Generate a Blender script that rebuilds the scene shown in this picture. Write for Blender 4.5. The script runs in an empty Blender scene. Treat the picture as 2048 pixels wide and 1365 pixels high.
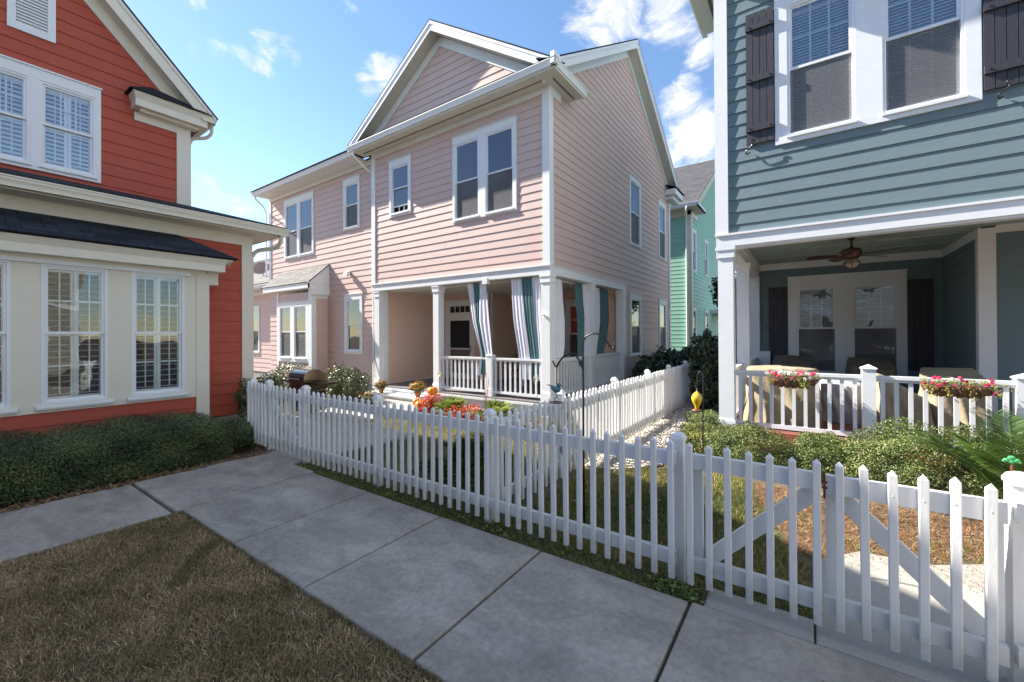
import bpy, math, random
import numpy as np
from mathutils import Vector, Matrix
R = random.Random(7)
NR = np.random.default_rng(5)
C = bpy.context.scene.collection
sc = bpy.context.scene
# ------------------------------------------------------------------ camera
CAM_H = 1.6
cd = bpy.data.cameras.new('camera'); cam = bpy.data.objects.new('camera', cd); C.objects.link(cam)
cd.sensor_width = 36; cd.lens = 36*841.36/2048; cd.shift_y = -18.6/2048; cd.clip_start = .05; cd.clip_end = 3000
def _rot(a, b, c):
    ca, sa = math.cos(a), math.sin(a); cb, sb = math.cos(b), math.sin(b); cc, sn = math.cos(c), math.sin(c)
    return Matrix(((cc,-sn,0),(sn,cc,0),(0,0,1))) @ Matrix(((1,0,0),(0,cb,-sb),(0,sb,cb))) @ Matrix(((ca,0,sa),(0,1,0),(-sa,0,ca)))
_M = _rot(-.956454847, -.00461934, -.00557245)
def _w(v): u = _M.transposed() @ Vector(v); return Vector((u.x, u.z, -u.y))
_r, _u, _b = _w((1,0,0)), _w((0,-1,0)), _w((0,0,-1))
cam.matrix_world = Matrix(((_r.x,_u.x,_b.x,0),(_r.y,_u.y,_b.y,0),(_r.z,_u.z,_b.z,CAM_H),(0,0,0,1)))
sc.camera = cam
def skydir(px, py): return _w(((px-1024)/841.36, (py-663.9)/841.36, 1)).normalized()
# ------------------------------------------------------------------ sun, sky, exposure
SUN = Vector((-1.03, 5.0, 3.85)).normalized()
ELEV = math.asin(SUN.z); AZ = math.atan2(SUN.x, SUN.y)
ld = bpy.data.lights.new('sun', 'SUN'); ld.energy = 5.0; ld.angle = math.radians(.5); ld.color = (1, .93, .82)
lo = bpy.data.objects.new('sun', ld); C.objects.link(lo); lo.location = (0, 0, 30)
lo.rotation_euler = (-SUN).to_track_quat('-Z', 'Y').to_euler()
W = bpy.data.worlds.new('World'); sc.world = W; W.use_nodes = True
nt = W.node_tree; nt.nodes.clear(); N = nt.nodes.new; L = nt.links.new
sky = N('ShaderNodeTexSky'); sky.sky_type = 'NISHITA'; sky.sun_disc = False
sky.sun_elevation = ELEV; sky.sun_rotation = AZ; sky.air_density = 1.0; sky.dust_density = .1; sky.ozone_density = 1.6
tc = N('ShaderNodeTexCoord')
ns = N('ShaderNodeTexNoise'); ns.inputs['Scale'].default_value = 8.5; ns.inputs['Detail'].default_value = 12; ns.inputs['Roughness'].default_value = .66; ns.inputs['Distortion'].default_value = .5
mp = N('ShaderNodeMapping'); mp.inputs['Scale'].default_value = (1, 1, 2.1); L(tc.outputs['Generated'], mp.inputs['Vector']); L(mp.outputs[0], ns.inputs['Vector'])
# clouds: soft patches of the sky, each towards its own compass direction and height
acc = None
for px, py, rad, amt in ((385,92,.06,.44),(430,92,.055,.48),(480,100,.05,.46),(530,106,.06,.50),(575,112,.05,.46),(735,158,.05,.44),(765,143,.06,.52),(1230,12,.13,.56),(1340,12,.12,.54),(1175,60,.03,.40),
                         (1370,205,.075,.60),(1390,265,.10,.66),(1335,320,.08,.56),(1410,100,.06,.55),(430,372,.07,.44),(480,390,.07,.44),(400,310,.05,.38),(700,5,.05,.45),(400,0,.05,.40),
                         (0,-.55,2.75,.8),(-.5,-.8,2.6,.35),(.5,-.85,2.5,.5),(-.1,.1,2.45,1)):   # the last four: unseen broad clouds added overhead and behind, to whiten the shade
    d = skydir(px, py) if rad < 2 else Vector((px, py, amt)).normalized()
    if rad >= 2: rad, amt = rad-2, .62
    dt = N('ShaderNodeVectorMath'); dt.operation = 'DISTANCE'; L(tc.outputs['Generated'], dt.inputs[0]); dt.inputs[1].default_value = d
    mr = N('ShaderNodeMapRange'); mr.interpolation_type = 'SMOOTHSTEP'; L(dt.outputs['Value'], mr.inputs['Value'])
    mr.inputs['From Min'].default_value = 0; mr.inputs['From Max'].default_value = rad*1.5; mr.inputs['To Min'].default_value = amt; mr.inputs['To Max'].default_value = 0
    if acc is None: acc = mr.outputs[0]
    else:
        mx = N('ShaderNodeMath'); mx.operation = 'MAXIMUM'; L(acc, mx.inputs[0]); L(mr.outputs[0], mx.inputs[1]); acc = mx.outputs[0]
ad = N('ShaderNodeMath'); ad.operation = 'ADD'; L(acc, ad.inputs[0]); L(ns.outputs['Fac'], ad.inputs[1])
cr = N('ShaderNodeMapRange'); cr.interpolation_type = 'SMOOTHSTEP'; L(ad.outputs[0], cr.inputs['Value'])
cr.inputs['From Min'].default_value = .84; cr.inputs['From Max'].default_value = 1.14
ns2 = N('ShaderNodeTexNoise'); ns2.inputs['Scale'].default_value = 14; ns2.inputs['Detail'].default_value = 6; L(mp.outputs[0], ns2.inputs['Vector'])
cc = N('ShaderNodeMix'); cc.data_type = 'RGBA'; L(ns2.outputs['Fac'], cc.inputs['Factor']); cc.inputs['A'].default_value = (3.3,3.5,3.9,1); cc.inputs['B'].default_value = (4.8,4.7,4.6,1)
hs = N('ShaderNodeHueSaturation'); hs.inputs['Saturation'].default_value = 1.08; hs.inputs['Value'].default_value = .92; L(sky.outputs[0], hs.inputs['Color'])
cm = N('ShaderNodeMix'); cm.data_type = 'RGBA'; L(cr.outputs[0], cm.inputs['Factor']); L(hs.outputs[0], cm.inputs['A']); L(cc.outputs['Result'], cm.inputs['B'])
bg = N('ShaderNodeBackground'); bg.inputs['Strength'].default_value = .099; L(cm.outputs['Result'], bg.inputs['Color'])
wo = N('ShaderNodeOutputWorld'); L(bg.outputs[0], wo.inputs[0])
sc.view_settings.view_transform = 'Standard'; sc.view_settings.look = 'None'; sc.view_settings.gamma = 1; sc.view_settings.exposure = 1.52
sc.cycles.max_bounces = 8; sc.cycles.transparent_max_bounces = 24; sc.cycles.use_denoising = True

# ------------------------------------------------------------------ mesh helper
LOC = {}
class MB:
    def __init__(s): s.v = []; s.f = []; s.uv = {}; s.mi = set()
    def face(s, pts, uv=None):
        i = len(s.v); s.v += [tuple(p) for p in pts]; s.f.append(tuple(range(i, i+len(pts))))
        if uv: s.uv[len(s.f)-1] = uv
    def box(s, x0, x1, y0, y1, z0, z1):
        if x0 > x1: x0, x1 = x1, x0
        if y0 > y1: y0, y1 = y1, y0
        if z0 > z1: z0, z1 = z1, z0
        i = len(s.v)
        s.v += [(x0,y0,z0),(x1,y0,z0),(x1,y1,z0),(x0,y1,z0),(x0,y0,z1),(x1,y0,z1),(x1,y1,z1),(x0,y1,z1)]
        s.f += [tuple(i+k for k in q) for q in ((0,3,2,1),(4,5,6,7),(0,1,5,4),(1,2,6,5),(2,3,7,6),(3,0,4,7))]
        return s
    def prism(s, pts, vec):
        n = len(pts); i = len(s.v); vec = Vector(vec)
        s.v += [tuple(p) for p in pts] + [tuple(Vector(p)+vec) for p in pts]
        s.f.append(tuple(i+k for k in range(n))[::-1]); s.f.append(tuple(i+n+k for k in range(n)))
        for k in range(n): s.f.append((i+k, i+(k+1) % n, i+n+(k+1) % n, i+n+k))
        return s
    def bar(s, p, q, w, h, up=(0,0,1)):
        p, q, up = Vector(p), Vector(q), Vector(up); d = (q-p).normalized(); a = d.cross(up).normalized()*w/2; b = a.cross(d).normalized()*h/2
        return s.prism([p-a-b, p+a-b, p+a+b, p-a+b], q-p)
    def tube(s, pts, r, n=8, cap=True, flat=1.0):
        pts = [Vector(p) for p in pts]; m = len(pts); i0 = len(s.v)
        rr = r if isinstance(r, (list, tuple)) else [r]*m
        a = None
        for k, p in enumerate(pts):
            d = (pts[min(k+1, m-1)] - pts[max(k-1, 0)])
            d = d.normalized() if d.length > 1e-9 else Vector((0,0,1))
            if a is None: a = d.cross(Vector((0,0,1)) if abs(d.z) < .95 else Vector((1,0,0))).normalized()
            else: a = (a - d*a.dot(d)).normalized()
            b = d.cross(a)
            for j in range(n):
                t = 2*math.pi*j/n; s.v.append(tuple(p + a*math.cos(t)*rr[k] + b*math.sin(t)*rr[k]*flat))
        for k in range(m-1):
            for j in range(n):
                s.f.append((i0+k*n+j, i0+k*n+(j+1) % n, i0+(k+1)*n+(j+1) % n, i0+(k+1)*n+j))
        if cap: s.f.append(tuple(i0+j for j in range(n))[::-1]); s.f.append(tuple(i0+(m-1)*n+j for j in range(n)))
        return s
    def lathe(s, c, prof, n=20, fn=None):
        c = Vector(c); i0 = len(s.v); m = len(prof)
        for r, z in prof:
            for j in range(n):
                t = 2*math.pi*j/n; q = fn(t, r, z) if fn else r
                s.v.append((c.x+q*math.cos(t), c.y+q*math.sin(t), c.z+z))
        for k in range(m-1):
            for j in range(n): s.f.append((i0+k*n+j, i0+k*n+(j+1) % n, i0+(k+1)*n+(j+1) % n, i0+(k+1)*n+j))
        s.f.append(tuple(i0+j for j in range(n))[::-1]); s.f.append(tuple(i0+(m-1)*n+j for j in range(n)))
        return s
    def ball(s, c, rx, ry, rz, n=10, m=7):
        prof = [(max(math.sin(math.pi*k/m), .02), -math.cos(math.pi*k/m)) for k in range(m+1)]
        i0 = len(s.v); s.lathe((0,0,0), prof, n)
        for k in range(i0, len(s.v)): x, y, z = s.v[k]; s.v[k] = (c[0]+x*rx, c[1]+y*ry, c[2]+z*rz)
        return s
    def rotz(s, ang, c=(0,0)):
        ca, sa = math.cos(ang), math.sin(ang)
        s.v = [(c[0]+(x-c[0])*ca-(y-c[1])*sa, c[1]+(x-c[0])*sa+(y-c[1])*ca, z) for x, y, z in s.v]; return s
    def build(s, name, mat, parent=None, smooth=False, loc=None):
        v = np.array(s.v, float)
        if parent is not None: o0 = LOC[parent.name]
        elif loc is not None: o0 = Vector(loc)
        else: o0 = Vector(((v[:,0].min()+v[:,0].max())/2, (v[:,1].min()+v[:,1].max())/2, v[:,2].min()))
        me = bpy.data.meshes.new(name); me.from_pydata([tuple(p) for p in (v - np.array(o0))], [], s.f)
        if s.uv:
            ul = me.uv_layers.new(name='UVMap').data
            for fi, uv in s.uv.items():
                for k, li in enumerate(me.polygons[fi].loop_indices): ul[li].uv = uv[k]
        if smooth: me.polygons.foreach_set('use_smooth', [True]*len(me.polygons))
        me.materials.append(mat)
        if s.mi:
            me.materials.append(SEAM)
            for k in s.mi: me.polygons[k].material_index = 1
        return link(bpy.data.objects.new(name, me), parent, o0)
def link(o, parent, o0):
    C.objects.link(o)
    if parent is not None: o.parent = parent; LOC[o.name] = LOC[parent.name]
    else: o.location = o0; LOC[o.name] = Vector(o0)
    return o
def tri_mesh(name, verts, tris, mat, parent=None, attr=None, loc=(0,0,0), smooth=False):
    me = bpy.data.meshes.new(name); o0 = LOC[parent.name] if parent is not None else Vector(loc)
    verts = verts - np.array(o0); nt_ = len(tris)
    me.vertices.add(len(verts)); me.vertices.foreach_set('co', verts.astype(np.float32).ravel())
    me.loops.add(nt_*3); me.loops.foreach_set('vertex_index', tris.astype(np.int32).ravel())
    me.polygons.add(nt_); me.polygons.foreach_set('loop_start', np.arange(0, nt_*3, 3, dtype=np.int32))
    me.polygons.foreach_set('loop_total', np.full(nt_, 3, dtype=np.int32))
    if smooth: me.polygons.foreach_set('use_smooth', np.ones(nt_, dtype=bool))
    me.update(calc_edges=True)
    if attr is not None:
        a = me.attributes.new('tint', 'FLOAT', 'FACE'); a.data.foreach_set('value', attr.astype(np.float32))
    me.materials.append(mat)
    return link(bpy.data.objects.new(name, me), parent, o0)
def tag(o, label=None, cat=None, group=None, kind=None):
    if label: o['label'] = label
    if cat: o['category'] = cat
    if group: o['group'] = group
    if kind: o['kind'] = kind
    return o
def empty(name, loc, label=None, cat=None, group=None):
    o = bpy.data.objects.new(name, None); C.objects.link(o); o.location = loc; o.empty_display_size = .1
    LOC[o.name] = Vector(loc); return tag(o, label, cat, group)
def copy_at(src, loc, name=None):      # copy of a part or thing (mesh data shared)
    o = src.copy(); C.objects.link(o); o.location = loc
    return o
def copy_tree(root, loc, rz=0, scale=None):
    r = root.copy(); C.objects.link(r); r.location = loc; r.rotation_euler = (0,0,rz); LOC[r.name] = Vector(loc)
    if scale: r.scale = (scale,)*3
    def rec(a, b):
        for ch in a.children:
            if ch.name in seen: continue
            c = ch.copy(); C.objects.link(c); c.parent = b; seen.add(c.name); rec(ch, c)
    seen = set(); rec(root, r); return r

# ------------------------------------------------------------------ materials
def M_(name, col, rough=.6, var=.08, scale=4, bump=0., bscale=60, stretch=(1,1,1), metal=0, spec=.5, stain=0., stain_col=(.1,.09,.07), spec_noise=0, coat=0):
    m = bpy.data.materials.new(name); m.use_nodes = True; t = m.node_tree; n = t.nodes; l = t.links; b = n['Principled BSDF']
    b.inputs['Roughness'].default_value = rough; b.inputs['Metallic'].default_value = metal; b.inputs['Specular IOR Level'].default_value = spec
    b.inputs['Coat Weight'].default_value = coat
    co = n.new('ShaderNodeTexCoord'); mp = n.new('ShaderNodeMapping'); mp.inputs['Scale'].default_value = stretch; l.new(co.outputs['Object'], mp.inputs[0])
    ns = n.new('ShaderNodeTexNoise'); ns.inputs['Scale'].default_value = scale; ns.inputs['Detail'].default_value = 5; l.new(mp.outputs[0], ns.inputs['Vector'])
    mix = n.new('ShaderNodeMix'); mix.data_type = 'RGBA'; l.new(ns.outputs['Fac'], mix.inputs['Factor'])
    k = var*2
    mix.inputs['A'].default_value = (*[c*(1-k) for c in col], 1); mix.inputs['B'].default_value = (*[min(1, c*(1+k)) for c in col], 1)
    out = mix.outputs['Result']
    if stain:
        n2 = n.new('ShaderNodeTexNoise'); n2.inputs['Scale'].default_value = 1.3; n2.inputs['Detail'].default_value = 8; n2.inputs['Roughness'].default_value = .65; l.new(co.outputs['Object'], n2.inputs['Vector'])
        r = n.new('ShaderNodeMapRange'); l.new(n2.outputs['Fac'], r.inputs['Value']); r.inputs['From Min'].default_value = .5; r.inputs['From Max'].default_value = .75; r.inputs['To Max'].default_value = stain
        mx = n.new('ShaderNodeMix'); mx.data_type = 'RGBA'; l.new(r.outputs[0], mx.inputs['Factor']); l.new(out, mx.inputs['A']); mx.inputs['B'].default_value = (*stain_col, 1); out = mx.outputs['Result']
    l.new(out, b.inputs['Base Color'])
    if bump:
        nb = n.new('ShaderNodeTexNoise'); nb.inputs['Scale'].default_value = bscale; nb.inputs['Detail'].default_value = 4; l.new(mp.outputs[0], nb.inputs['Vector'])
        bp = n.new('ShaderNodeBump'); bp.inputs['Strength'].default_value = bump; bp.inputs['Distance'].default_value = .01; l.new(nb.outputs['Fac'], bp.inputs['Height']); l.new(bp.outputs[0], b.inputs['Normal'])
    return m
def M_siding(name, col, var=.065):
    return M_(name, col, .55, var, 2.2, .25, 9, (1.6,1.6,26), spec=.3, stain=.20, stain_col=tuple(c*.70 for c in col))
def M_tint(name, cols, rough=.6, trans=0., spec=.3):     # colour by per-leaf 'tint'
    m = bpy.data.materials.new(name); m.use_nodes = True; n = m.node_tree.nodes; l = m.node_tree.links; b = n['Principled BSDF']
    at = n.new('ShaderNodeAttribute'); at.attribute_name = 'tint'; rp = n.new('ShaderNodeValToRGB'); l.new(at.outputs['Fac'], rp.inputs[0])
    e = rp.color_ramp.elements
    while len(e) < len(cols): e.new(.5)
    for i, c in enumerate(cols): e[i].position = i/(len(cols)-1); e[i].color = (*c, 1)
    l.new(rp.outputs[0], b.inputs['Base Color']); b.inputs['Roughness'].default_value = rough; b.inputs['Specular IOR Level'].default_value = spec
    if trans:
        tr = n.new('ShaderNodeBsdfTranslucent'); l.new(rp.outputs[0], tr.inputs[0]); mx = n.new('ShaderNodeMixShader'); mx.inputs[0].default_value = trans
        l.new(b.outputs[0], mx.inputs[1]); l.new(tr.outputs[0], mx.inputs[2]); l.new(mx.outputs[0], n['Material Output'].inputs[0])
    return m
def M_shingle(name, col, var=.5):
    m = bpy.data.materials.new(name); m.use_nodes = True; n = m.node_tree.nodes; l = m.node_tree.links; b = n['Principled BSDF']
    uv = n.new('ShaderNodeUVMap'); bk = n.new('ShaderNodeTexBrick'); l.new(uv.outputs[0], bk.inputs['Vector'])
    bk.inputs['Scale'].default_value = 1; bk.inputs['Brick Width'].default_value = .31; bk.inputs['Row Height'].default_value = .135; bk.inputs['Mortar Size'].default_value = .006
    bk.offset = .37; bk.inputs['Color1'].default_value = (*[c*(1-var*.5) for c in col], 1); bk.inputs['Color2'].default_value = (*[c*(1+var) for c in col], 1); bk.inputs['Mortar'].default_value = (*[c*.35 for c in col], 1)
    ns = n.new('ShaderNodeTexNoise'); ns.inputs['Scale'].default_value = 260; l.new(uv.outputs[0], ns.inputs['Vector'])
    mx = n.new('ShaderNodeMix'); mx.data_type = 'RGBA'; mx.blend_type = 'MULTIPLY'; mx.inputs['Factor'].default_value = .7; l.new(bk.outputs['Color'], mx.inputs['A'])
    r = n.new('ShaderNodeMapRange'); l.new(ns.outputs['Fac'], r.inputs['Value']); r.inputs['From Min'].default_value = .3; r.inputs['From Max'].default_value = .7; r.inputs['To Min'].default_value = .5; r.inputs['To Max'].default_value = 1.4; l.new(r.outputs[0], mx.inputs['B'])
    l.new(mx.outputs['Result'], b.inputs['Base Color']); b.inputs['Roughness'].default_value = .9; b.inputs['Specular IOR Level'].default_value = .2
    bp = n.new('ShaderNodeBump'); bp.inputs['Distance'].default_value = .02; bp.inputs['Strength'].default_value = .8; bp.invert = True; l.new(bk.outputs['Fac'], bp.inputs['Height']); l.new(bp.outputs[0], b.inputs['Normal'])
    return m
def M_glass(name, base=.18, wav=.02, tintc=(.8,.86,.86)):
    m = bpy.data.materials.new(name); m.use_nodes = True; n = m.node_tree.nodes; l = m.node_tree.links; n.remove(n['Principled BSDF'])
    co = n.new('ShaderNodeTexCoord'); ns = n.new('ShaderNodeTexNoise'); ns.inputs['Scale'].default_value = 2.2; ns.inputs['Detail'].default_value = 1.5; l.new(co.outputs['Object'], ns.inputs['Vector'])
    bp = n.new('ShaderNodeBump'); bp.inputs['Strength'].default_value = 1; bp.inputs['Distance'].default_value = wav; l.new(ns.outputs['Fac'], bp.inputs['Height'])
    g = n.new('ShaderNodeBsdfGlossy'); g.inputs['Roughness'].default_value = .015; g.inputs['Color'].default_value = (.95,.97,1,1); l.new(bp.outputs[0], g.inputs['Normal'])
    t = n.new('ShaderNodeBsdfTransparent'); t.inputs[0].default_value = (*tintc, 1)
    fr = n.new('ShaderNodeFresnel'); fr.inputs['IOR'].default_value = 1.6; a = n.new('ShaderNodeMath'); a.operation = 'ADD'; a.use_clamp = True; l.new(fr.outputs[0], a.inputs[0]); a.inputs[1].default_value = base
    mx = n.new('ShaderNodeMixShader'); l.new(a.outputs[0], mx.inputs[0]); l.new(t.outputs[0], mx.inputs[1]); l.new(g.outputs[0], mx.inputs[2]); l.new(mx.outputs[0], n['Material Output'].inputs[0])
    return m
def M_screen(name, col=(.05,.05,.055), fac=.55):
    m = bpy.data.materials.new(name); m.use_nodes = True; n = m.node_tree.nodes; l = m.node_tree.links; b = n['Principled BSDF']; b.inputs['Base Color'].default_value = (*col, 1); b.inputs['Roughness'].default_value = .7
    t = n.new('ShaderNodeBsdfTransparent'); mx = n.new('ShaderNodeMixShader'); mx.inputs[0].default_value = fac; l.new(t.outputs[0], mx.inputs[1]); l.new(b.outputs[0], mx.inputs[2]); l.new(mx.outputs[0], n['Material Output'].inputs[0])
    return m
WHITE = M_('white_paint', (.78,.80,.84), .42, .03, 3, .12, 30, (2,2,12), stain=.10, stain_col=(.55,.55,.53))
TRIM = M_('white_trim', (.76,.78,.80), .5, .03, 3, .08, 30, (2,2,6), stain=.10, stain_col=(.5,.52,.5))
FENCEW = M_('fence_paint', (.82,.82,.82), .5, .03, 6, .10, 28, (3,3,.8), stain=.28, stain_col=(.46,.47,.45))
CREAM = M_('cream_trim', (.72,.69,.60), .5, .03, 3, .08, 30, (2,2,6), stain=.08, stain_col=(.5,.46,.38))
CREAMW = M_('sash_white', (.76,.79,.84), .4, .02, 3)
PINK = M_siding('pink_siding', (.63,.462,.42))
PINKIN = M_siding('porch_peach_siding', (.74,.52,.42))
RED = M_siding('red_siding', (.43,.088,.052))
TEAL = M_siding('teal_siding', (.160,.228,.255))
GREEN = M_siding('green_siding', (.27,.52,.43))
SOFF = M_('soffit', (.62,.60,.53), .6, .04, 4)
DARKSH = M_shingle('dark_shingle', (.028,.034,.048))
GREYSH = M_shingle('grey_shingle', (.17,.165,.16), .3)
GREYSH2 = M_shingle('charcoal_shingle', (.085,.083,.092), .3)
FOUND = M_('foundation', (.33,.31,.29), .9, .15, 12, .5, 60)
GLASS = M_glass('window_glass', .05, .002, (.97,.98,.98))
GLASSW = M_glass('wavy_glass', -.01, .004, (.94,.97,.97))
GLASSR = M_glass('porch_glass', .10, .010, (.95,.97,.97))
SCREEN = M_screen('insect_screen', (.19,.19,.20), .42)
SEAM = M_('caulk_seam', (.16,.15,.145), .9)
ROOM = M_('room_dark', (.03,.03,.035), .9)
BLIND = M_('blind', (.90,.92,.92), .6)
SHUTW = M_('plantation_shutter', (.86,.88,.87), .5)
CURT = M_('lace_curtain', (.42,.44,.48), .9, .25, 30)
SHUT = M_('dark_shutter', (.040,.037,.048), .55, .1, 6, .2, 50, (1,1,.2))
IRON = M_('black_iron', (.012,.012,.014), .35, .1, 20, .1, 80)
TEALCURT = M_('teal_cloth', (.075,.165,.18), .85, .08, 20)
WHITECURT = M_('white_cloth', (.72,.72,.80), .85, .04, 20)
CEIL = M_('porch_ceiling', (.36,.45,.42), .6, .03, 3)
DECK = M_('porch_deck', (.17,.16,.165), .6, .12, 8, .2, 40, (1,8,1))
BRICK = M_('red_brick', (.33,.10,.07), .8, .2, 14, .4, 60)

def splash_dirt(mat):      # soil splashed on the feet of the pickets and posts
    t = mat.node_tree; n = t.nodes; l = t.links; b = n['Principled BSDF']; src = b.inputs['Base Color'].links[0].from_socket
    ge = n.new('ShaderNodeNewGeometry'); sp = n.new('ShaderNodeSeparateXYZ'); l.new(ge.outputs['Position'], sp.inputs[0])
    ns = n.new('ShaderNodeTexNoise'); ns.inputs['Scale'].default_value = 14; ns.inputs['Detail'].default_value = 6; l.new(ge.outputs['Position'], ns.inputs['Vector'])
    a = n.new('ShaderNodeMapRange'); l.new(sp.outputs['Z'], a.inputs['Value']); a.inputs['From Min'].default_value = .02; a.inputs['From Max'].default_value = .30; a.inputs['To Min'].default_value = 1.0; a.inputs['To Max'].default_value = 0
    c = n.new('ShaderNodeMath'); c.operation = 'MULTIPLY'; l.new(a.outputs[0], c.inputs[0]); l.new(ns.outputs['Fac'], c.inputs[1])
    mx = n.new('ShaderNodeMix'); mx.data_type = 'RGBA'; l.new(c.outputs[0], mx.inputs['Factor']); l.new(src, mx.inputs['A']); mx.inputs['B'].default_value = (.24,.23,.17,1); l.new(mx.outputs['Result'], b.inputs['Base Color'])
splash_dirt(FENCEW)
# ------------------------------------------------------------------ wall helpers: a wall lies on x=c or y=c and faces s*axis
def wb(mb, ax, c, u0, u1, n0, n1, z0, z1, s=-1):
    if ax == 'X': mb.box(c+s*n0, c+s*n1, u0, u1, z0, z1)
    else: mb.box(u0, u1, c+s*n0, c+s*n1, z0, z1)
def wp(ax, c, u, n, z, s=-1): return (c+s*n, u, z) if ax == 'X' else (u, c+s*n, z)
def siding(mb, ax, c, lim, z0, z1, holes=(), s=-1, e=.178, butt=.013, start=None):
    """lapped boards; lim(z) gives the wall's extent at height z; holes = (u0,u1,z0,z1)"""
    if not callable(lim): L_ = lim; lim = lambda z: L_
    z = z0 if start is None else start
    while z < z1-1e-4:
        zt = z+e; rows = sorted({max(z, z0), min(zt, z1)} | {q for h in holes for q in h[2:4] if max(z, z0) < q < min(zt, z1)})
        off = lambda q: butt*(1-(q-z)/e)+.001
        for a, b in zip(rows, rows[1:]):
            mid = (a+b)/2; La, Lb = lim(a), lim(b)
            if min(La[1], Lb[1])-max(La[0], Lb[0]) < .01 and La[1]-La[0] < .02: continue
            cuts = sorted((h[0], h[1]) for h in holes if h[2] < mid < h[3])
            segs = []; lo = None
            for h0, h1 in cuts: segs.append((lo, h0)); lo = h1
            segs.append((lo, None))
            for p, q in segs:
                ua0 = La[0] if p is None else p; ub0 = Lb[0] if p is None else p
                ua1 = La[1] if q is None else q; ub1 = Lb[1] if q is None else q
                if ua1-ua0 < .005: continue
                if ub1 < ub0: ub0 = ub1 = (ub0+ub1)/2
                fa = [wp(ax,c,ua0,off(a),a,s), wp(ax,c,ua1,off(a),a,s), wp(ax,c,ub1,off(b),b,s), wp(ax,c,ub0,off(b),b,s)]
                mb.face(fa)
                if abs(a-z) < 1e-6: mb.face([wp(ax,c,ua0,0,a,s), wp(ax,c,ua1,0,a,s), wp(ax,c,ua1,off(a),a,s), wp(ax,c,ua0,off(a),a,s)])
                # butt joints between boards
                if abs(a-z) < 1e-6 and R.random() < .22 and ua1-ua0 > 1.5:
                    u = R.uniform(ua0+.3, ua1-.3); mb.mi.add(len(mb.f)); mb.face([wp(ax,c,u-.0015,off(a)+.0012,a,s), wp(ax,c,u+.0015,off(a)+.0012,a,s), wp(ax,c,u+.0015,off(b)+.0012,b,s), wp(ax,c,u-.0015,off(b)+.0012,b,s)])
        z = zt
def casing(h, ax, c, U0, U1, Z0, Z1, ops, mat=TRIM, s=-1, name='window_trim', pro=.032, sill=True):
    m = MB(); z0 = min(o[2] for o in ops); z1 = max(o[3] for o in ops); edges = [U0]+[q for o in ops for q in o[:2]]+[U1]
    for a, b in zip(edges[::2], edges[1::2]): wb(m, ax, c, a, b, 0, pro, z0, z1, s)
    wb(m, ax, c, U0, U1, 0, pro+.002, z1, Z1, s); wb(m, ax, c, U0, U1, 0, pro+.002, Z0, z0, s)
    wb(m, ax, c, U0-.015, U1+.015, 0, pro+.022, Z1, Z1+.022, s)
    if sill:
        for o in ops: wb(m, ax, c, o[0]-.01, o[1]+.01, pro, pro+.03, z0-.035, z0-.005, s)
    return m.build(name, mat, h)
def hole(U0, U1, Z0, Z1): return (U0+.02, U1-.02, Z0+.02, Z1-.02)
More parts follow.
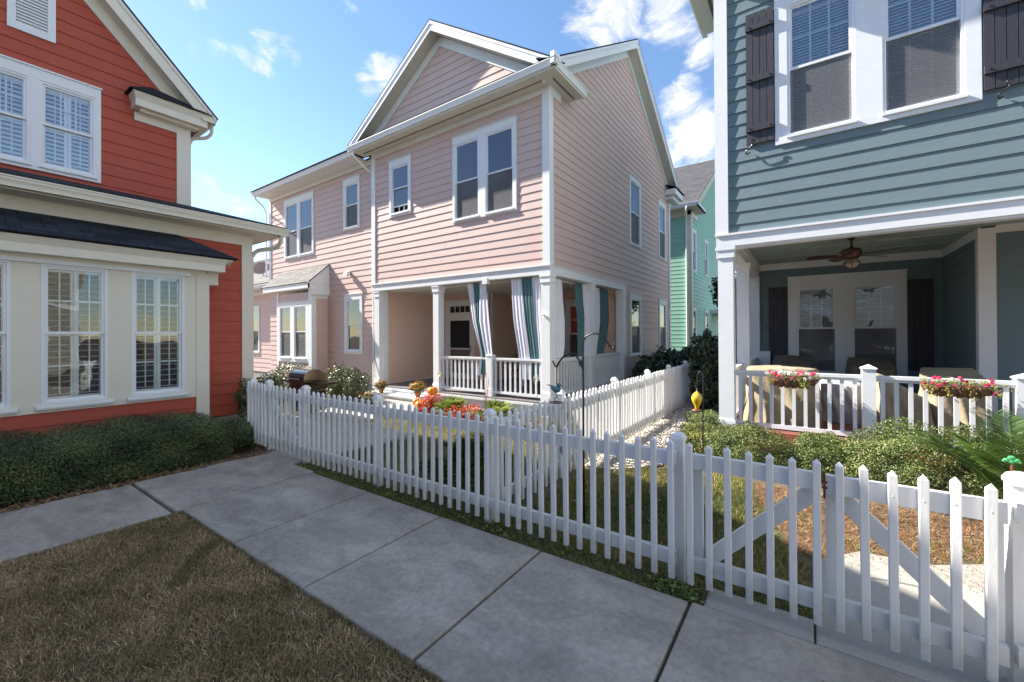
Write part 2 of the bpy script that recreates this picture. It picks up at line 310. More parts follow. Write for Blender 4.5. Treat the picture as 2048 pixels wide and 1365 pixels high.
def window(h, ax, c, ua, ub, z0, z1, zm=None, s=-1, grid=(3,2), low=None, screen=True, fill='blind', raised=0, wav=False, mat=CREAMW, name='window', room=.22):
    zm = zm or (z0+z1)/2; m = MB(); F = .032
    wb(m, ax, c, ua, ua+F, -.06, .026, z0, z1, s); wb(m, ax, c, ub-F, ub, -.06, .026, z0, z1, s)
    wb(m, ax, c, ua+F, ub-F, -.06, .024, z1-F, z1, s); wb(m, ax, c, ua+F, ub-F, -.06, .028, z0, z0+F*.8, s)
    a, b = ua+F, ub-F; S = .028
    # upper sash (outside) and lower sash (set back)
    for (q0, q1, n0, n1) in ((zm-.005, z1-F, -.02, .006), (z0+F*.8+raised, zm+.03+raised*.2, -.046, -.021)):
        wb(m, ax, c, a, a+S, n0, n1, q0, q1, s); wb(m, ax, c, b-S, b, n0, n1, q0, q1, s)
        wb(m, ax, c, a+S, b-S, n0, n1, q1-S, q1, s); wb(m, ax, c, a+S, b-S, n0, n1, q0, q0+S*1.2, s)
    w = m.build(name, mat, h)
    def mun(g, q0, q1, n):
        mm = MB()
        for i in range(1, g[0]): u = a+S+(b-a-2*S)*i/g[0]; wb(mm, ax, c, u-.0105, u+.0105, n-.008, n, q0, q1, s)
        for j in range(1, g[1]): z = q0+(q1-q0)*j/g[1]; wb(mm, ax, c, a+S, b-S, n-.009, n-.001, z-.0105, z+.0105, s)
        mm.build('muntin', mat, w)
    if grid: mun(grid, zm+.02, z1-F-S, -.012)
    if low: mun(low, z0+F+S, zm, -.038)
    g = wav if not isinstance(wav, bool) else GLASSW if wav else GLASS
    for (q0, q1, n) in ((zm, z1-F, -.006), (z0+F+raised, zm, -.032)):
        p = MB(); wb(p, ax, c, a+S*.5, b-S*.5, n-.002, n, q0, q1, s); p.build('glass_pane', g, w)
    if screen:
        p = MB(); wb(p, ax, c, a+.004, b-.004, -.012, -.010, z0+F, zm-.006, s); p.build('insect_screen', SCREEN, w)
    p = MB()     # the dark room behind
    for q in ((ua,ub,-room,-room+.01,z0,z1),(ua-.01,ua,-room,-.0,z0,z1),(ub,ub+.01,-room,-.0,z0,z1),(ua,ub,-room,-.0,z1,z1+.01),(ua,ub,-room,-.0,z0-.01,z0)): wb(p, ax, c, *q, s)
    p.build('window_recess', ROOM, w)
    p = MB()
    if fill == 'blind':
        z = z0+.05
        while z < z1-.05:
            A = [wp(ax,c,a+.01,-.10,z,s), wp(ax,c,b-.01,-.10,z,s), wp(ax,c,b-.01,-.13,z+.034,s), wp(ax,c,a+.01,-.13,z+.034,s)]; p.face(A); z += .04
        wb(p, ax, c, a, b, -.14, -.09, z1-.09, z1-.04, s); p.build('blind', BLIND, w)
    elif fill == 'half':
        z = (z0+z1)/2-.1
        while z < z1-.05:
            A = [wp(ax,c,a+.01,-.10,z,s), wp(ax,c,b-.01,-.10,z,s), wp(ax,c,b-.01,-.115,z+.036,s), wp(ax,c,a+.01,-.115,z+.036,s)]; p.face(A); z += .045
        p.build('blind', BLIND, w)
    elif fill == 'curtain':
        k = 36; xs = [a+(b-a)*i/k for i in range(k+1)]
        for i in range(k):
            n0, n1 = -.12-.012*math.sin(i*1.9), -.12-.012*math.sin((i+1)*1.9)
            p.face([wp(ax,c,xs[i],n0,z0,s), wp(ax,c,xs[i+1],n1,z0,s), wp(ax,c,xs[i+1],n1,z1-.03,s), wp(ax,c,xs[i],n0,z1-.03,s)])
        p.build('curtain', CURT, w, smooth=True)
    elif fill == 'shutter':
        md = (a+b)/2
        for (p0, p1) in ((a, md-.002), (md+.002, b)):
            wb(p, ax, c, p0, p0+.035, -.085, -.06, z0, z1, s); wb(p, ax, c, p1-.035, p1, -.085, -.06, z0, z1, s)
            for q in (z0+.02, zm-.03, z1-.09): wb(p, ax, c, p0+.035, p1-.035, -.085, -.06, q, q+.06, s)
            wb(p, ax, c, (p0+p1)/2-.006, (p0+p1)/2+.006, -.056, -.048, z0+.1, z1-.1, s)
            z = z0+.10
            while z < z1-.10:
                if not (zm-.05 < z < zm+.02): 
                    A = [wp(ax,c,p0+.035,-.055,z,s), wp(ax,c,p1-.035,-.055,z,s), wp(ax,c,p1-.035,-.095,z+SHT,s), wp(ax,c,p0+.035,-.095,z+SHT,s)]; p.face(A)
                z += SHP
        p.build('interior_shutter', SHUTW, w)
    return w
SHT = .012; SHP = .062
def board(h, name, mat, *boxes, parent=None):
    """boards; boxes that do not touch become separate parts of the same name"""
    bs = [[min(b[0],b[1]),max(b[0],b[1]),min(b[2],b[3]),max(b[2],b[3]),min(b[4],b[5]),max(b[4],b[5])] for b in boxes]; grp = list(range(len(bs)))
    for i in range(len(bs)):
        for j in range(i):
            if all(bs[i][k] <= bs[j][k+1]+.004 and bs[j][k] <= bs[i][k+1]+.004 for k in (0,2,4)):
                gi, gj = grp[i], grp[j]; grp = [gj if g == gi else g for g in grp]
    o = None
    for g in dict.fromkeys(grp):
        m = MB()
        for b, q in zip(bs, grp):
            if q == g: m.box(*b)
        o = m.build(name, mat, h)
    return o
def slope(mb, p0, p1, p2, p3, t=.03):
    """roof sheet p0->p1 along the eave, p3,p2 along the ridge; UV in metres"""
    p = [Vector(q) for q in (p0, p1, p2, p3)]; n = (p[1]-p[0]).cross(p[3]-p[0]).normalized()
    if n.z < 0: n = -n
    e = (p[1]-p[0]).normalized(); w = n.cross(e)
    uv = [((q-p[0]).dot(e), (q-p[0]).dot(w)) for q in p]
    top = [q+n*t for q in p]; mb.face(top, uv); mb.face([q for q in p[::-1]])
    for k in range(4):
        a, b = p[k], p[(k+1) % 4]; mb.face([a, b, b+n*t, a+n*t], [(0,0),(1,0),(1,.03),(0,.03)])
def gable_roof(h, axis, r, zr, half, zE, a0, a1, sh, trim, sof, wall0=None, rake=.20, over=.02, ends=(True, True), valley=None):
    P = (lambda u, a, z: (u, a, z)) if axis == 'Y' else (lambda u, a, z: (a, u, z))
    m = MB()
    for sg in (-1, 1):
        slope(m, P(r+sg*(half+over), a0-over, zE-over*(zr-zE)/half), P(r+sg*(half+over), a1+over if valley is None else valley, zE-over*(zr-zE)/half), P(r, a1+over, zr), P(r, a0-over, zr))
    m.build('roof', sh, h)
    k = (zr-zE)/half; m = MB(); t = MB(); nrm = math.sqrt(1+k*k)
    for sg in (-1, 1):
        for e, (q0, q1) in zip(ends, ((a0, a0+.03), (a1-.03, a1))):
            if not e: continue
            d = rake*nrm
            pts = [P(r+sg*half, q0, zE-.005), P(r, q0, zr-.005), P(r, q0, zr-d), P(r+sg*(half-max(0,d-.10)/k), q0, zE-.10), P(r+sg*half, q0, zE-.10)]
            m.prism(pts, Vector(P(0, 1, 0))*(q1-q0))
            pts = [P(r+sg*(half+.01), q0-.018 if q0 == a0 else q1, zE+.0), P(r, q0-.018 if q0 == a0 else q1, zr), P(r, q0-.018 if q0 == a0 else q1, zr-.07), P(r+sg*(half+.01), q0-.018 if q0 == a0 else q1, zE-.07)]
            m.prism(pts, Vector(P(0, 1, 0))*.018)
        if wall0 is not None:
            d = (rake-.03)*nrm; hq = half-max(0,d-.08)/k
            t.face([P(r+sg*hq, a0+.02, zE-.08), P(r, a0+.02, zr-d), P(r, wall0, zr-d), P(r+sg*hq, wall0, zE-.08)])
    m.build('rake_board', trim, h)
    if wall0 is not None: t.build('soffit', sof, h)
def rake_frieze(h, ax, c, r, zr, half, zE, drop, wid, mat, s=-1, zmin=None, ulim=None):
    m = MB(); k = (zr-zE)/half
    for sg in (-1, 1):
        u1 = half if zmin is None else min(half, (zr-drop-wid-zmin)/k + wid/k*.0)
        u1 = max(0, min(u1, ulim or 99))
        q = [(r, zr-drop), (r+sg*u1, zr-drop-k*u1), (r+sg*u1, zr-drop-k*u1-wid), (r, zr-drop-wid)]
        pts = [wp(ax, c, u, 0, z, s) for u, z in q]; m.prism(pts, Vector(wp(ax, 0, 0, .034, 0, s)))
    m.build('rake_frieze', mat, h)
def gutter(h, mat, p, q, out, hgt=.125, dep=.12, ends=True):
    """K-style gutter from p to q (top outer lip), out = outward direction"""
    p, q, out = Vector(p), Vector(q), Vector(out).normalized(); z = Vector((0,0,1)); m = MB()
    prof = [(0,0), (0,-.018), (-.012,-.022), (-.014,-.05), (-.034,-.085), (-.036,-hgt), (-dep,-hgt), (-dep,0), (-dep+.004,0), (-dep+.004,-hgt+.01), (-.04,-hgt+.01), (-.02,-.05), (-.008,-.01), (-.008,0)]
    pts = [p+out*a*1.0+z*b for a, b in prof]; m.prism(pts, q-p)
    for e, d in ((p, (q-p).normalized()), (q, (p-q).normalized())):
        if ends: m.prism([e+out*a+z*b for a, b in prof[:8]], d*.004)
    return m.build('gutter', mat, h)
def downspout(h, mat, pts, r=.036):
    m = MB(); m.tube(pts, r, 8, flat=.75); m.build('downspout', mat, h)
def smooth_path(pts, k=6):
    P = [Vector(p) for p in pts]; out = []
    for i in range(len(P)-1):
        p0, p1, p2, p3 = P[max(i-1,0)], P[i], P[i+1], P[min(i+2,len(P)-1)]
        for j in range(k):
            t = j/k; out.append(.5*((2*p1)+(-p0+p2)*t+(2*p0-5*p1+4*p2-p3)*t*t+(-p0+3*p1-3*p2+p3)*t**3))
    return out+[P[-1]]
def railing(h, axis, c, u0, u1, zb, zt, mat, pitch=.135, bw=.036, post=None):
    """railing of the porch: top rail, bottom rail, square balusters; each a part"""
    def B(u0, u1, n, z0, z1):
        m = MB(); 
        if axis == 'X': m.box(c-n/2, c+n/2, u0, u1, z0, z1)
        else: m.box(u0, u1, c-n/2, c+n/2, z0, z1)
        return m
    m = B(u0, u1, .085, zt-.04, zt); m.v += []; o = B(u0, u1, .05, zt-.075, zt-.04); i = len(m.v); m.v += o.v; m.f += [tuple(i+k for k in f) for f in o.f]
    m.build('top_rail', mat, h); B(u0, u1, .055, zb, zb+.055).build('bottom_rail', mat, h)
    n = max(1, int(round((u1-u0)/pitch))); p = (u1-u0)/n; first = None
    for i in range(n):
        u = u0+p*(i+.5)
        if first is None: first = B(u-bw/2, u+bw/2, bw, zb+.055, zt-.075).build('baluster', mat, h); f0 = u
        else:
            d = u-f0; o = first.copy(); C.objects.link(o); o.location = Vector((0,d,0)) if axis == 'X' else Vector((d,0,0))
def column(h, x0, x1, y0, y1, z0, z1, mat, base=.16, cap=.17, name='column', fl=.018):
    m = MB(); m.box(x0, x1, y0, y1, z0+base, z1-cap); m.box(x0-fl, x1+fl, y0-fl, y1+fl, z0, z0+base); m.box(x0-fl, x1+fl, y0-fl, y1+fl, z1-cap, z1)
    m.box(x0-fl-.012, x1+fl+.012, y0-fl-.012, y1+fl+.012, z1-.05, z1-.0); m.box(x0-fl*.6, x1+fl*.6, y0-fl*.6, y1+fl*.6, z0+base, z0+base+.02)
    # shallow panel lines
    return m.build(name, mat, h)
def newel(h, x, y, z0, z1, w, mat, base=None):
    m = MB(); a = w/2; m.box(x-a, x+a, y-a, y+a, z0, z1-.06)
    if base: m.box(x-a-.012, x+a+.012, y-a-.012, y+a+.012, z0, z0+base)
    c = a+.012; i = len(m.v); m.v += [(x-c,y-c,z1-.06),(x+c,y-c,z1-.06),(x+c,y+c,z1-.06),(x-c,y+c,z1-.06),(x-c,y-c,z1-.045),(x+c,y-c,z1-.045),(x+c,y+c,z1-.045),(x-c,y+c,z1-.045),(x,y,z1)]
    m.f += [(i,i+3,i+2,i+1)]+[(i+k,i+(k+1)%4,i+4+(k+1)%4,i+4+k) for k in range(4)]+[(i+4+k,i+4+(k+1)%4,i+8) for k in range(4)]
    return m.build('newel_post', mat, h)
def plain(h, mat, *quads, name='wall'):
    m = MB()
    for q in quads: m.face(q)
    return m.build(name, mat, h)
def plank(mb, ax, c, u0, u1, z0, z1, s=-1, n=5): pass

# =================================================================== PINK HOUSE
H = empty('house', (12.1, 8, -.1), 'two storey pink clapboard house with white trim and a curtained corner porch', 'house', 'clapboard houses around the yard')
X0, Y0, Y1, XB = 7.55, 4.37, 10.18, 16.75
m = MB()
W2 = (5.17, 7.05, 4.29, 6.33); W1 = (8.56, 9.43, 4.80, 6.33)
siding(m, 'X', X0, (Y0, Y1), 3.0, 6.62, [hole(*W2), hole(*W1)]); m.build('front_siding', PINK, H)
casing(H, 'X', X0, *W2, [(5.245, 6.03, 4.355, 6.18), (6.225, 6.985, 4.355, 6.18)])
window(H, 'X', X0, 5.245, 6.03, 4.355, 6.18, 5.24, fill='curtain', grid=(3,2), low=(3,2))
window(H, 'X', X0, 6.225, 6.985, 4.355, 6.18, 5.24, fill='curtain', grid=(3,2), low=(3,2))
casing(H, 'X', X0, *W1, [(8.635, 9.35, 4.885, 6.17)])
window(H, 'X', X0, 8.635, 9.35, 4.885, 6.17, 5.55, fill='half', grid=(3,2), low=(3,2), raised=.16, screen=False)
# front gable above the eave
RY, RZ, RH, RE = 7.47, 9.22, 3.36, 7.03
m = MB(); k = (RZ-RE)/RH
siding(m, 'X', X0, lambda z: (RY-max(0, (RZ-.34-z)/k), RY+max(0, (RZ-.34-z)/k)), 6.97, RZ-.36); m.build('gable_siding', PINK, H)
rake_frieze(H, 'X', X0, RY, RZ, RH, RE, .20, .24, TRIM, ulim=3.0)
gable_roof(H, 'X', RY, RZ, RH, RE, 7.2, 10.6, DARKSH, TRIM, SOFF, wall0=X0, rake=.19, ends=(True, False), valley=7.32)
m = MB(); slope(m, (7.06, 3.98, 6.88), (7.06, 10.55, 6.88), (X0, 10.55, 7.04), (X0, 3.98, 7.04), .02); m.build('pent_roof', DARKSH, H)
# side wall
MR, MZ, MH, ME = 12.2, 10.2, 5.15, 6.90
k2 = (MZ-ME)/MH
def side_lim(z): 
    d = (MZ-.32-z)/k2; return (max(X0, MR-d), min(XB, MR+d))
m = MB(); sw = [(12.30,13.33,4.25,6.38), (15.25,16.2,4.25,6.38)]; sl = [(12.30,13.33,.88,2.80), (15.25,16.2,.88,2.80)]
siding(m, 'Y', Y0, side_lim, 3.0, MZ-.36, [hole(*q) for q in sw])
siding(m, 'Y', Y0, (11.9, XB), .15, 3.0, [hole(*q) for q in sl], start=3.0-.178*16); m.build('side_siding', PINK, H)
for q in sw+sl:
    op = (q[0]+.085, q[1]-.085, q[2]+.07, q[3]-.15); casing(H, 'Y', Y0, *q, [op]); window(H, 'Y', Y0, *op, fill='dark' if q in sl else 'blind', grid=(3,2) if q in sl else None, wav=q in sw)
rake_frieze(H, 'Y', Y0, MR, MZ, 4.9, MZ-4.9*k2, .18, .22, TRIM)
gable_roof(H, 'Y', MR, MZ, MH, ME, 4.05, 10.6, DARKSH, TRIM, SOFF, wall0=Y0, rake=.2, ends=(True, False))
# corner boards, beam, friezes
board(H, 'corner_board', TRIM, (X0-.032, X0+.0, Y0-.03, Y0+.14, 3.03, 6.74), (X0, X0+.14, Y0-.032, Y0, 3.03, 6.74), (X0-.032, X0, Y1-.13, Y1+.03, 3.03, 6.74), (XB-.13, XB+.03, Y0-.032, Y0, .15, 6.6))
board(H, 'frieze_board', TRIM, (X0-.03, X0, Y0+.14, Y1-.13, 6.60, 6.76), (X0+.141, 8.05, Y0-.03, Y0, 6.57, 6.74), (XB-.6, XB-.13, Y0-.03, Y0, 6.57, 6.74))
board(H, 'porch_beam', TRIM, (X0-.035, X0+.16, Y0-.035, Y1+.03, 2.83, 3.0), (X0+.16, 11.93, Y0-.035, Y0+.16, 2.83, 3.0), (X0-.06, X0, Y0-.05, Y1+.04, 3.0, 3.03), (X0, 11.93, Y0-.05, Y0, 3.0, 3.02))
board(H, 'eave_soffit', SOFF, (7.12, X0-.03, 3.98, 10.5, 6.74, 6.78), (X0-.03, 8.4, 4.0, Y0, 6.74, 6.78), (7.08, 7.12, 3.96, 10.52, 6.72, 6.88), (7.12, 8.42, 3.96, 4.0, 6.72, 6.88))
m = MB()
y = 4.35
while y < 10.3: m.box(7.32, 7.36, y, y+.018, 6.735, 6.741); y += .034
x = 7.4; m2 = m; m = MB()
while x < 8.3: m.box(x, x+.018, 4.15, 4.19, 6.735, 6.741); x += .034
m2.build('soffit_vent', ROOM, H); m.build('soffit_vent', ROOM, H)
gutter(H, TRIM, (7.0, 3.90, 6.89), (7.0, 10.62, 6.89), (-1,0,0)); gutter(H, TRIM, (7.0, 3.90, 6.89), (8.47, 3.90, 6.89), (0,-1,0))
board(H, 'gutter_end_block', TRIM, (7.02, 7.30, 3.93, 4.02, 6.88, 7.02), (7.10, 7.3, 10.58, 10.66, 6.86, 6.95))
m = MB(); slope(m, (7.06, 3.94, 6.88), (8.47, 3.94, 6.88), (8.47, Y0, 7.03), (7.06, Y0, 7.03), .02); m.build('return_roof', DARKSH, H); m = MB()
slope(m, (XB-.6, 3.94, 6.96), (17.4, 3.94, 6.96), (17.2, Y0, 7.16), (XB-.5, Y0, 7.16), .02); m.build('return_roof', DARKSH, H)
board(H, 'cornice_return', TRIM, (XB-.6, 17.35, 3.98, Y0, 6.74, 6.94), (XB-.5, 17.2, 4.1, Y0, 6.6, 6.74)); gutter(H, TRIM, (17.4, 3.95, 6.96), (17.4, 10.5, 6.96), (1,0,0))
# plain far walls
plain(H, PINK, [(XB,Y0,-.1),(XB,Y1,-.1),(XB,Y1,6.8),(XB,Y0,6.8)], [(X0+.3,Y1,-.1),(XB,Y1,-.1),(XB,Y1,6.8),(X0+.3,Y1,6.8)], name='rear_wall')
plain(H, PINK, [(X0,Y1+.02,3.0),(X0+.3,Y1+.02,3.0),(X0+.3,Y1+.02,6.8),(X0,Y1+.02,6.8)], name='end_wall')
# porch
board(H, 'porch_floor', DECK, (7.5, 11.9, 4.35, 10.12, .12, .17)); board(H, 'porch_skirt', TRIM, (7.53, 7.56, 4.36, 7.85, -.3, .10), (7.56, 11.9, 4.36, 4.39, -.3, .1), (7.48, 7.53, 4.33, 10.12, .08, .13), (7.53, 7.56, 7.85, 10.1, .0, .08))
board(H, 'porch_ceiling', SOFF, (X0+.16, 11.9, Y0+.16, 9.95, 2.86, 2.9))
board(H, 'step', TRIM, (7.14, 7.53, 7.86, 10.0, -.02, .03), (7.17, 7.5, 7.88, 9.98, -.3, -.02))
m = MB(); siding(m, 'Y', 9.95, (X0+.15, 10.1), .17, 2.86); siding(m, 'X', 10.1, (7.95, 9.95), .17, 2.86, [(8.55,9.80,.17,2.70)]); siding(m, 'Y', 7.95, (10.1, 11.9), .17, 2.86)
siding(m, 'X', 11.9, (Y0+.05, 7.95), .17, 2.86, [(5.25,6.25,.6,2.6)]); m.build('porch_siding', PINKIN, H)
board(H, 'porch_corner_board', TRIM, (10.06, 10.1, 7.92, 8.06, .17, 2.86), (10.06, 10.2, 7.915, 7.95, .17, 2.86), (X0+.15, X0+.3, 9.9, 9.95, .17, 2.86))
board(H, 'pilaster', TRIM, (11.72, 11.93, Y0-.03, Y0+.2, .12, 2.83), (11.70, 11.945, Y0-.04, Y0+.21, 2.68, 2.83))
column(H, X0-.01, X0+.2, Y0-.005, Y0+.2, .14, 2.83, TRIM, base=.22); column(H, X0, X0+.2, 7.58, 7.77, .14, 2.83, TRIM, base=.2); column(H, X0, X0+.2, 9.92, 10.11, .12, 2.83, TRIM, base=.2); column(H, 9.6, 9.79, Y0-.0, Y0+.19, .14, 2.83, TRIM, base=.2)
newel(H, X0+.1, 6.0, .14, 1.15, .15, TRIM, base=.2)
railing(H, 'X', X0+.1, 6.08, 7.58, .24, 1.05, TRIM); railing(H, 'X', X0+.1, Y0+.2, 5.92, .24, 1.05, TRIM)
railing(H, 'Y', Y0+.1, X0+.2, 9.6, .24, 1.05, TRIM); railing(H, 'Y', Y0+.1, 9.79, 11.7, .24, 1.05, TRIM)
# door with transom and storm door
d = MB(); D = lambda *a: wb(d, 'X', 10.1, *a)
D(9.69,9.80,0,.04,.17,2.70); D(8.55,8.66,0,.04,.17,2.70); D(8.66,9.69,0,.042,2.55,2.70); D(8.66,9.69,0,.042,2.14,2.24)
D(9.60,9.69,-.03,.02,.17,2.14); D(8.66,8.75,-.03,.02,.17,2.14); D(8.75,9.60,-.03,.02,2.03,2.14); D(8.75,9.60,-.03,.02,.17,.34); D(8.75,9.60,-.03,.022,1.10,1.15); D(8.66,9.69,-.03,.015,2.24,2.29); D(8.66,9.69,-.03,.015,2.49,2.55); D(9.6,9.69,-.03,.015,2.29,2.49); D(8.66,8.75,-.03,.015,2.29,2.49)
for u in (8.96,9.17,9.38): D(u-.009,u+.009,-.03,.014,2.29,2.49)
dr = d.build('door', TRIM, H); d = MB(); D(8.75,9.60,-.012,-.01,1.15,2.03); D(8.75,9.6,-.012,-.01,2.29,2.49); d.build('glass_pane', M_screen('door_screen', (.02,.02,.022), .9), dr)
d = MB(); D(8.75,9.60,-.2,-.19,.17,2.6); d.build('door_recess', ROOM, dr); d = MB(); D(8.75,9.6,-.02,-.005,.34,1.1); d.build('door_panel', M_('door_lower', (.20,.16,.14)), dr)
d = MB(); D(8.70,8.72,.02,.05,1.0,1.25); d.tube([(10.04,8.71,1.1),(10.02,8.71,1.1),(10.02,8.79,1.1)], .008); d.build('handle', M_('handle_metal', (.35,.35,.35), .3, metal=1), dr)
casing(H, 'X', 11.9, 5.2, 6.3, .55, 2.65, [(5.31, 6.19, .65, 2.5)]); window(H, 'X', 11.9, 5.31, 6.19, .65, 2.5, fill='dark')
board(H, 'curtain_rod', TRIM, (X0+.2, X0+.22, Y0+.2, 7.58, 2.775, 2.795), (X0+.2, 11.7, Y0+.2, Y0+.22, 2.775, 2.795), (X0+.2, X0+.22, 7.77, 9.92, 2.785, 2.80))
board(H, 'porch_speaker_box', TRIM, (X0-.05, X0+.06, 5.98, 6.13, 2.74, 2.88))
m = MB()
for j in range(14):
    y = 4.9+(j % 5)*.75; x = 8.2+(j//5)*1.3; m.tube([(x,y,2.86),(x,y,2.80)], .004, 5); m.ball((x,y,2.775), .03, .03, .035, 8, 6)
m.build('string_lights', M_('bulb_glass', (.5,.45,.35), .2), H)
# left wing
XW = 7.68
m = MB(); wd = (13.49,15.42,4.29,6.40); wu = (10.96,11.79,4.80,6.37); wl = (10.86,11.76,1.0,2.82)
siding(m, 'X', XW, (Y1, 16.5), .15, 6.6, [hole(*wd), hole(*wu), hole(*wl)], start=3.0-.178*16); m.build('wing_siding', PINK, H)
o1 = (13.57,14.40,4.37,6.24); o2 = (14.52,15.34,4.37,6.24); casing(H, 'X', XW, *wd, [o1, o2]); window(H, 'X', XW, *o1, fill='blind', zm=5.25); window(H, 'X', XW, *o2, fill='blind', zm=5.25)
o = (11.04,11.70,4.88,6.22); casing(H, 'X', XW, *wu, [o]); window(H, 'X', XW, *o, fill='blind')
o = (10.95,11.67,1.09,2.66); casing(H, 'X', XW, *wl, [o]); window(H, 'X', XW, *o, fill='dark', low=(3,2), screen=False)
board(H, 'wing_frieze', TRIM, (XW-.03, XW, Y1+.03, 16.4, 6.56, 6.72), (XW-.03, XW, 16.4, 16.53, 3.3, 6.72), (7.20, XW-.03, 10.62, 16.62, 6.70, 6.74), (7.17, 7.2, 10.6, 16.62, 6.70, 6.84))
gutter(H, TRIM, (7.12, 10.64, 6.84), (7.12, 16.75, 6.84), (-1,0,0)); m = MB(); slope(m, (7.1, 10.5, 6.84), (7.1, 16.75, 6.84), (12.2, 16.75, 9.9), (12.2, 10.5, 9.9)); slope(m, (17.3, 16.75, 6.84), (17.3, 10.5, 6.84), (12.2, 10.5, 9.9), (12.2, 16.75, 9.9)); m.build('wing_roof', DARKSH, H)
plain(H, PINK, [(XW,16.5,0),(16.7,16.5,0),(16.7,16.5,6.7),(12.2,16.5,9.85),(XW,16.5,6.7)], [(16.7,10.1,0),(16.7,16.5,0),(16.7,16.5,6.8),(16.7,10.1,6.8)], name='wing_far_wall')
board(H, 'foundation', FOUND, (XW+.01, 16.6, Y1+.02, 16.48, -.4, .15), (11.92, XB-.02, Y0+.01, Y1, -.4, .15), (7.6, 11.9, 4.45, 10.0, -.4, .1))
downspout(H, TRIM, smooth_path([(7.09,10.45,6.76),(7.10,10.42,6.62),(7.35,10.34,6.40),(7.60,10.28,6.22),(7.62,10.27,6.05)])+[(7.62,10.27,.05)])
downspout(H, TRIM, smooth_path([(7.2,16.6,6.72),(7.22,16.6,6.6),(7.5,16.66,6.4),(7.62,16.68,6.2),(7.62,16.68,6.0)])+[(7.62,16.68,3.75)])
# security lamp on the wing
m = MB(); m.ball((7.64,11.5,3.50), .05,.07,.05); m.prism([(7.63,11.40,3.53),(7.52,11.40,3.50),(7.50,11.40,3.40),(7.62,11.40,3.42)], (0,.17,0)); m.tube([(7.66,11.48,3.47),(7.58,11.47,3.38)], .025); m.build('security_lamp', TRIM, H)
# bay with shed roof on the wing
XA, BY0, BY1 = 7.15, 12.70, 14.76
m = MB(); siding(m, 'X', XA, (BY0, BY1), .2, .72, start=3.0-.178*16); siding(m, 'X', XA, (BY0+.1, BY1-.1), 2.66, 2.95); siding(m, 'Y', BY0, (XA, XW), .2, 2.75, start=3.0-.178*16); m.build('bay_siding', PINK, H)
o1 = (13.0,13.73,.86,2.52); o2 = (13.95,14.66,.86,2.52); casing(H, 'X', XA, 12.86, 14.76, .72, 2.66, [o1, o2], sill=True); window(H, 'X', XA, *o1, fill='dark'); window(H, 'X', XA, *o2, fill='dark')
board(H, 'bay_corner_board', TRIM, (XA-.033, XA, BY0-.03, BY0+.15, .1, 3.04), (XA, XA+.12, BY0-.032, BY0, .1, 2.86), (XA+.12, XW, BY0-.03, BY0, 2.75, 2.86), (XA-.033, XA, BY1-.02, BY1+.1, .1, 3.04))
m = MB(); slope(m, (6.97, BY0-.12, 3.22), (6.97, 15.6, 3.22), (XW, 15.6, 3.86), (XW, BY0-.12, 3.86), .025); m.build('bay_roof', GREYSH, H)
m = MB(); m.box(6.98, 7.02, BY0-.1, 15.55, 3.06, 3.22); m.box(7.02, XW, BY0-.07, 15.5, 3.04, 3.08); m.prism([(6.98,BY0-.10,3.06),(XW,BY0-.10,3.06),(XW,BY0-.10,3.84),(6.98,BY0-.10,3.21)], (0,.03,0)); m.box(6.95, XW, BY0-.13, BY0-.1, 3.2, 3.24); m.box(7.05, XW, BY0-.12, BY0-.02, 2.86, 3.06); m.build('bay_eave', TRIM, H)
board(H, 'bay_foundation', FOUND, (XA+.02, XW, BY0+.02, BY1, -.4, .2))
# one storey rear wing beyond
XR = 7.95
m = MB(); wr = (17.95,18.75,.85,2.75); siding(m, 'X', XR, (16.0, 25), .15, 3.25, [hole(*wr)]); m.build('low_wing_siding', PINK, H)
o = (18.03,18.67,.93,2.6); casing(H, 'X', XR, *wr, [o]); window(H, 'X', XR, *o, fill='dark')
board(H, 'low_wing_trim', TRIM, (XR-.03, XR, 16.5, 25, 3.2, 3.36), (7.45, XR-.03, 15.5, 25, 3.34, 3.38), (7.42, 7.45, 15.5, 25, 3.34, 3.46), (XR-.033, XR, 16.55, 16.66, .15, 3.2)); gutter(H, TRIM, (7.36,15.55,3.48), (7.36,25,3.48), (-1,0,0))
downspout(H, TRIM, smooth_path([(7.4,16.75,3.4),(7.45,16.75,3.3),(7.85,16.75,3.1),(7.9,16.75,2.9)])+[(7.9,16.75,.1)])
m = MB(); slope(m, (7.4, 15.4, 3.5), (7.4, 25, 3.5), (11.2, 25, 5.6), (11.2, 15.4, 5.6)); m.build('low_wing_roof', GREYSH, H)
plain(H, PINK, [(XR,25,0),(14,25,0),(14,25,3.4),(XR,25,3.4)], name='low_wing_end'); board(H, 'low_wing_foundation', FOUND, (XR+.01, 14, 16, 24.9, -.4, .15))

# =================================================================== RED HOUSE
H = empty('house', (1.0, 10, 0), 'brick red clapboard house with cream trim and a wide bay window beside the sidewalk', 'house', 'clapboard houses around the yard')
YM, YBY, YU = 8.15, 7.7, 9.0
m = MB(); siding(m, 'Y', YM, (-3, 3.44), .22, 3.2, start=.24); siding(m, 'X', 3.44, (YM, 13), .22, 3.3, s=1); siding(m, 'Y', YBY, (-3, 2.5), .05, .66, start=-.04); siding(m, 'X', 2.62, (YBY, YM), .05, 2.5, s=1)
uw = (.27,1.66,3.97,5.42); vt = (.72,1.18,5.88,6.75)
UR, UZ, UH, UE = .95, 7.72, 2.16, 5.50; ku = (UZ-UE)/UH
def up_lim(z): d = (UZ-.40-z)/ku; return (max(-.88, UR-d), min(2.79, UR+d))
siding(m, 'Y', YU, up_lim, 3.80, UZ-.44, [hole(*uw), hole(*vt)], start=3.78); siding(m, 'X', 2.79, (YU, 14), 3.8, 5.4, s=1); m.build('siding', RED, H)
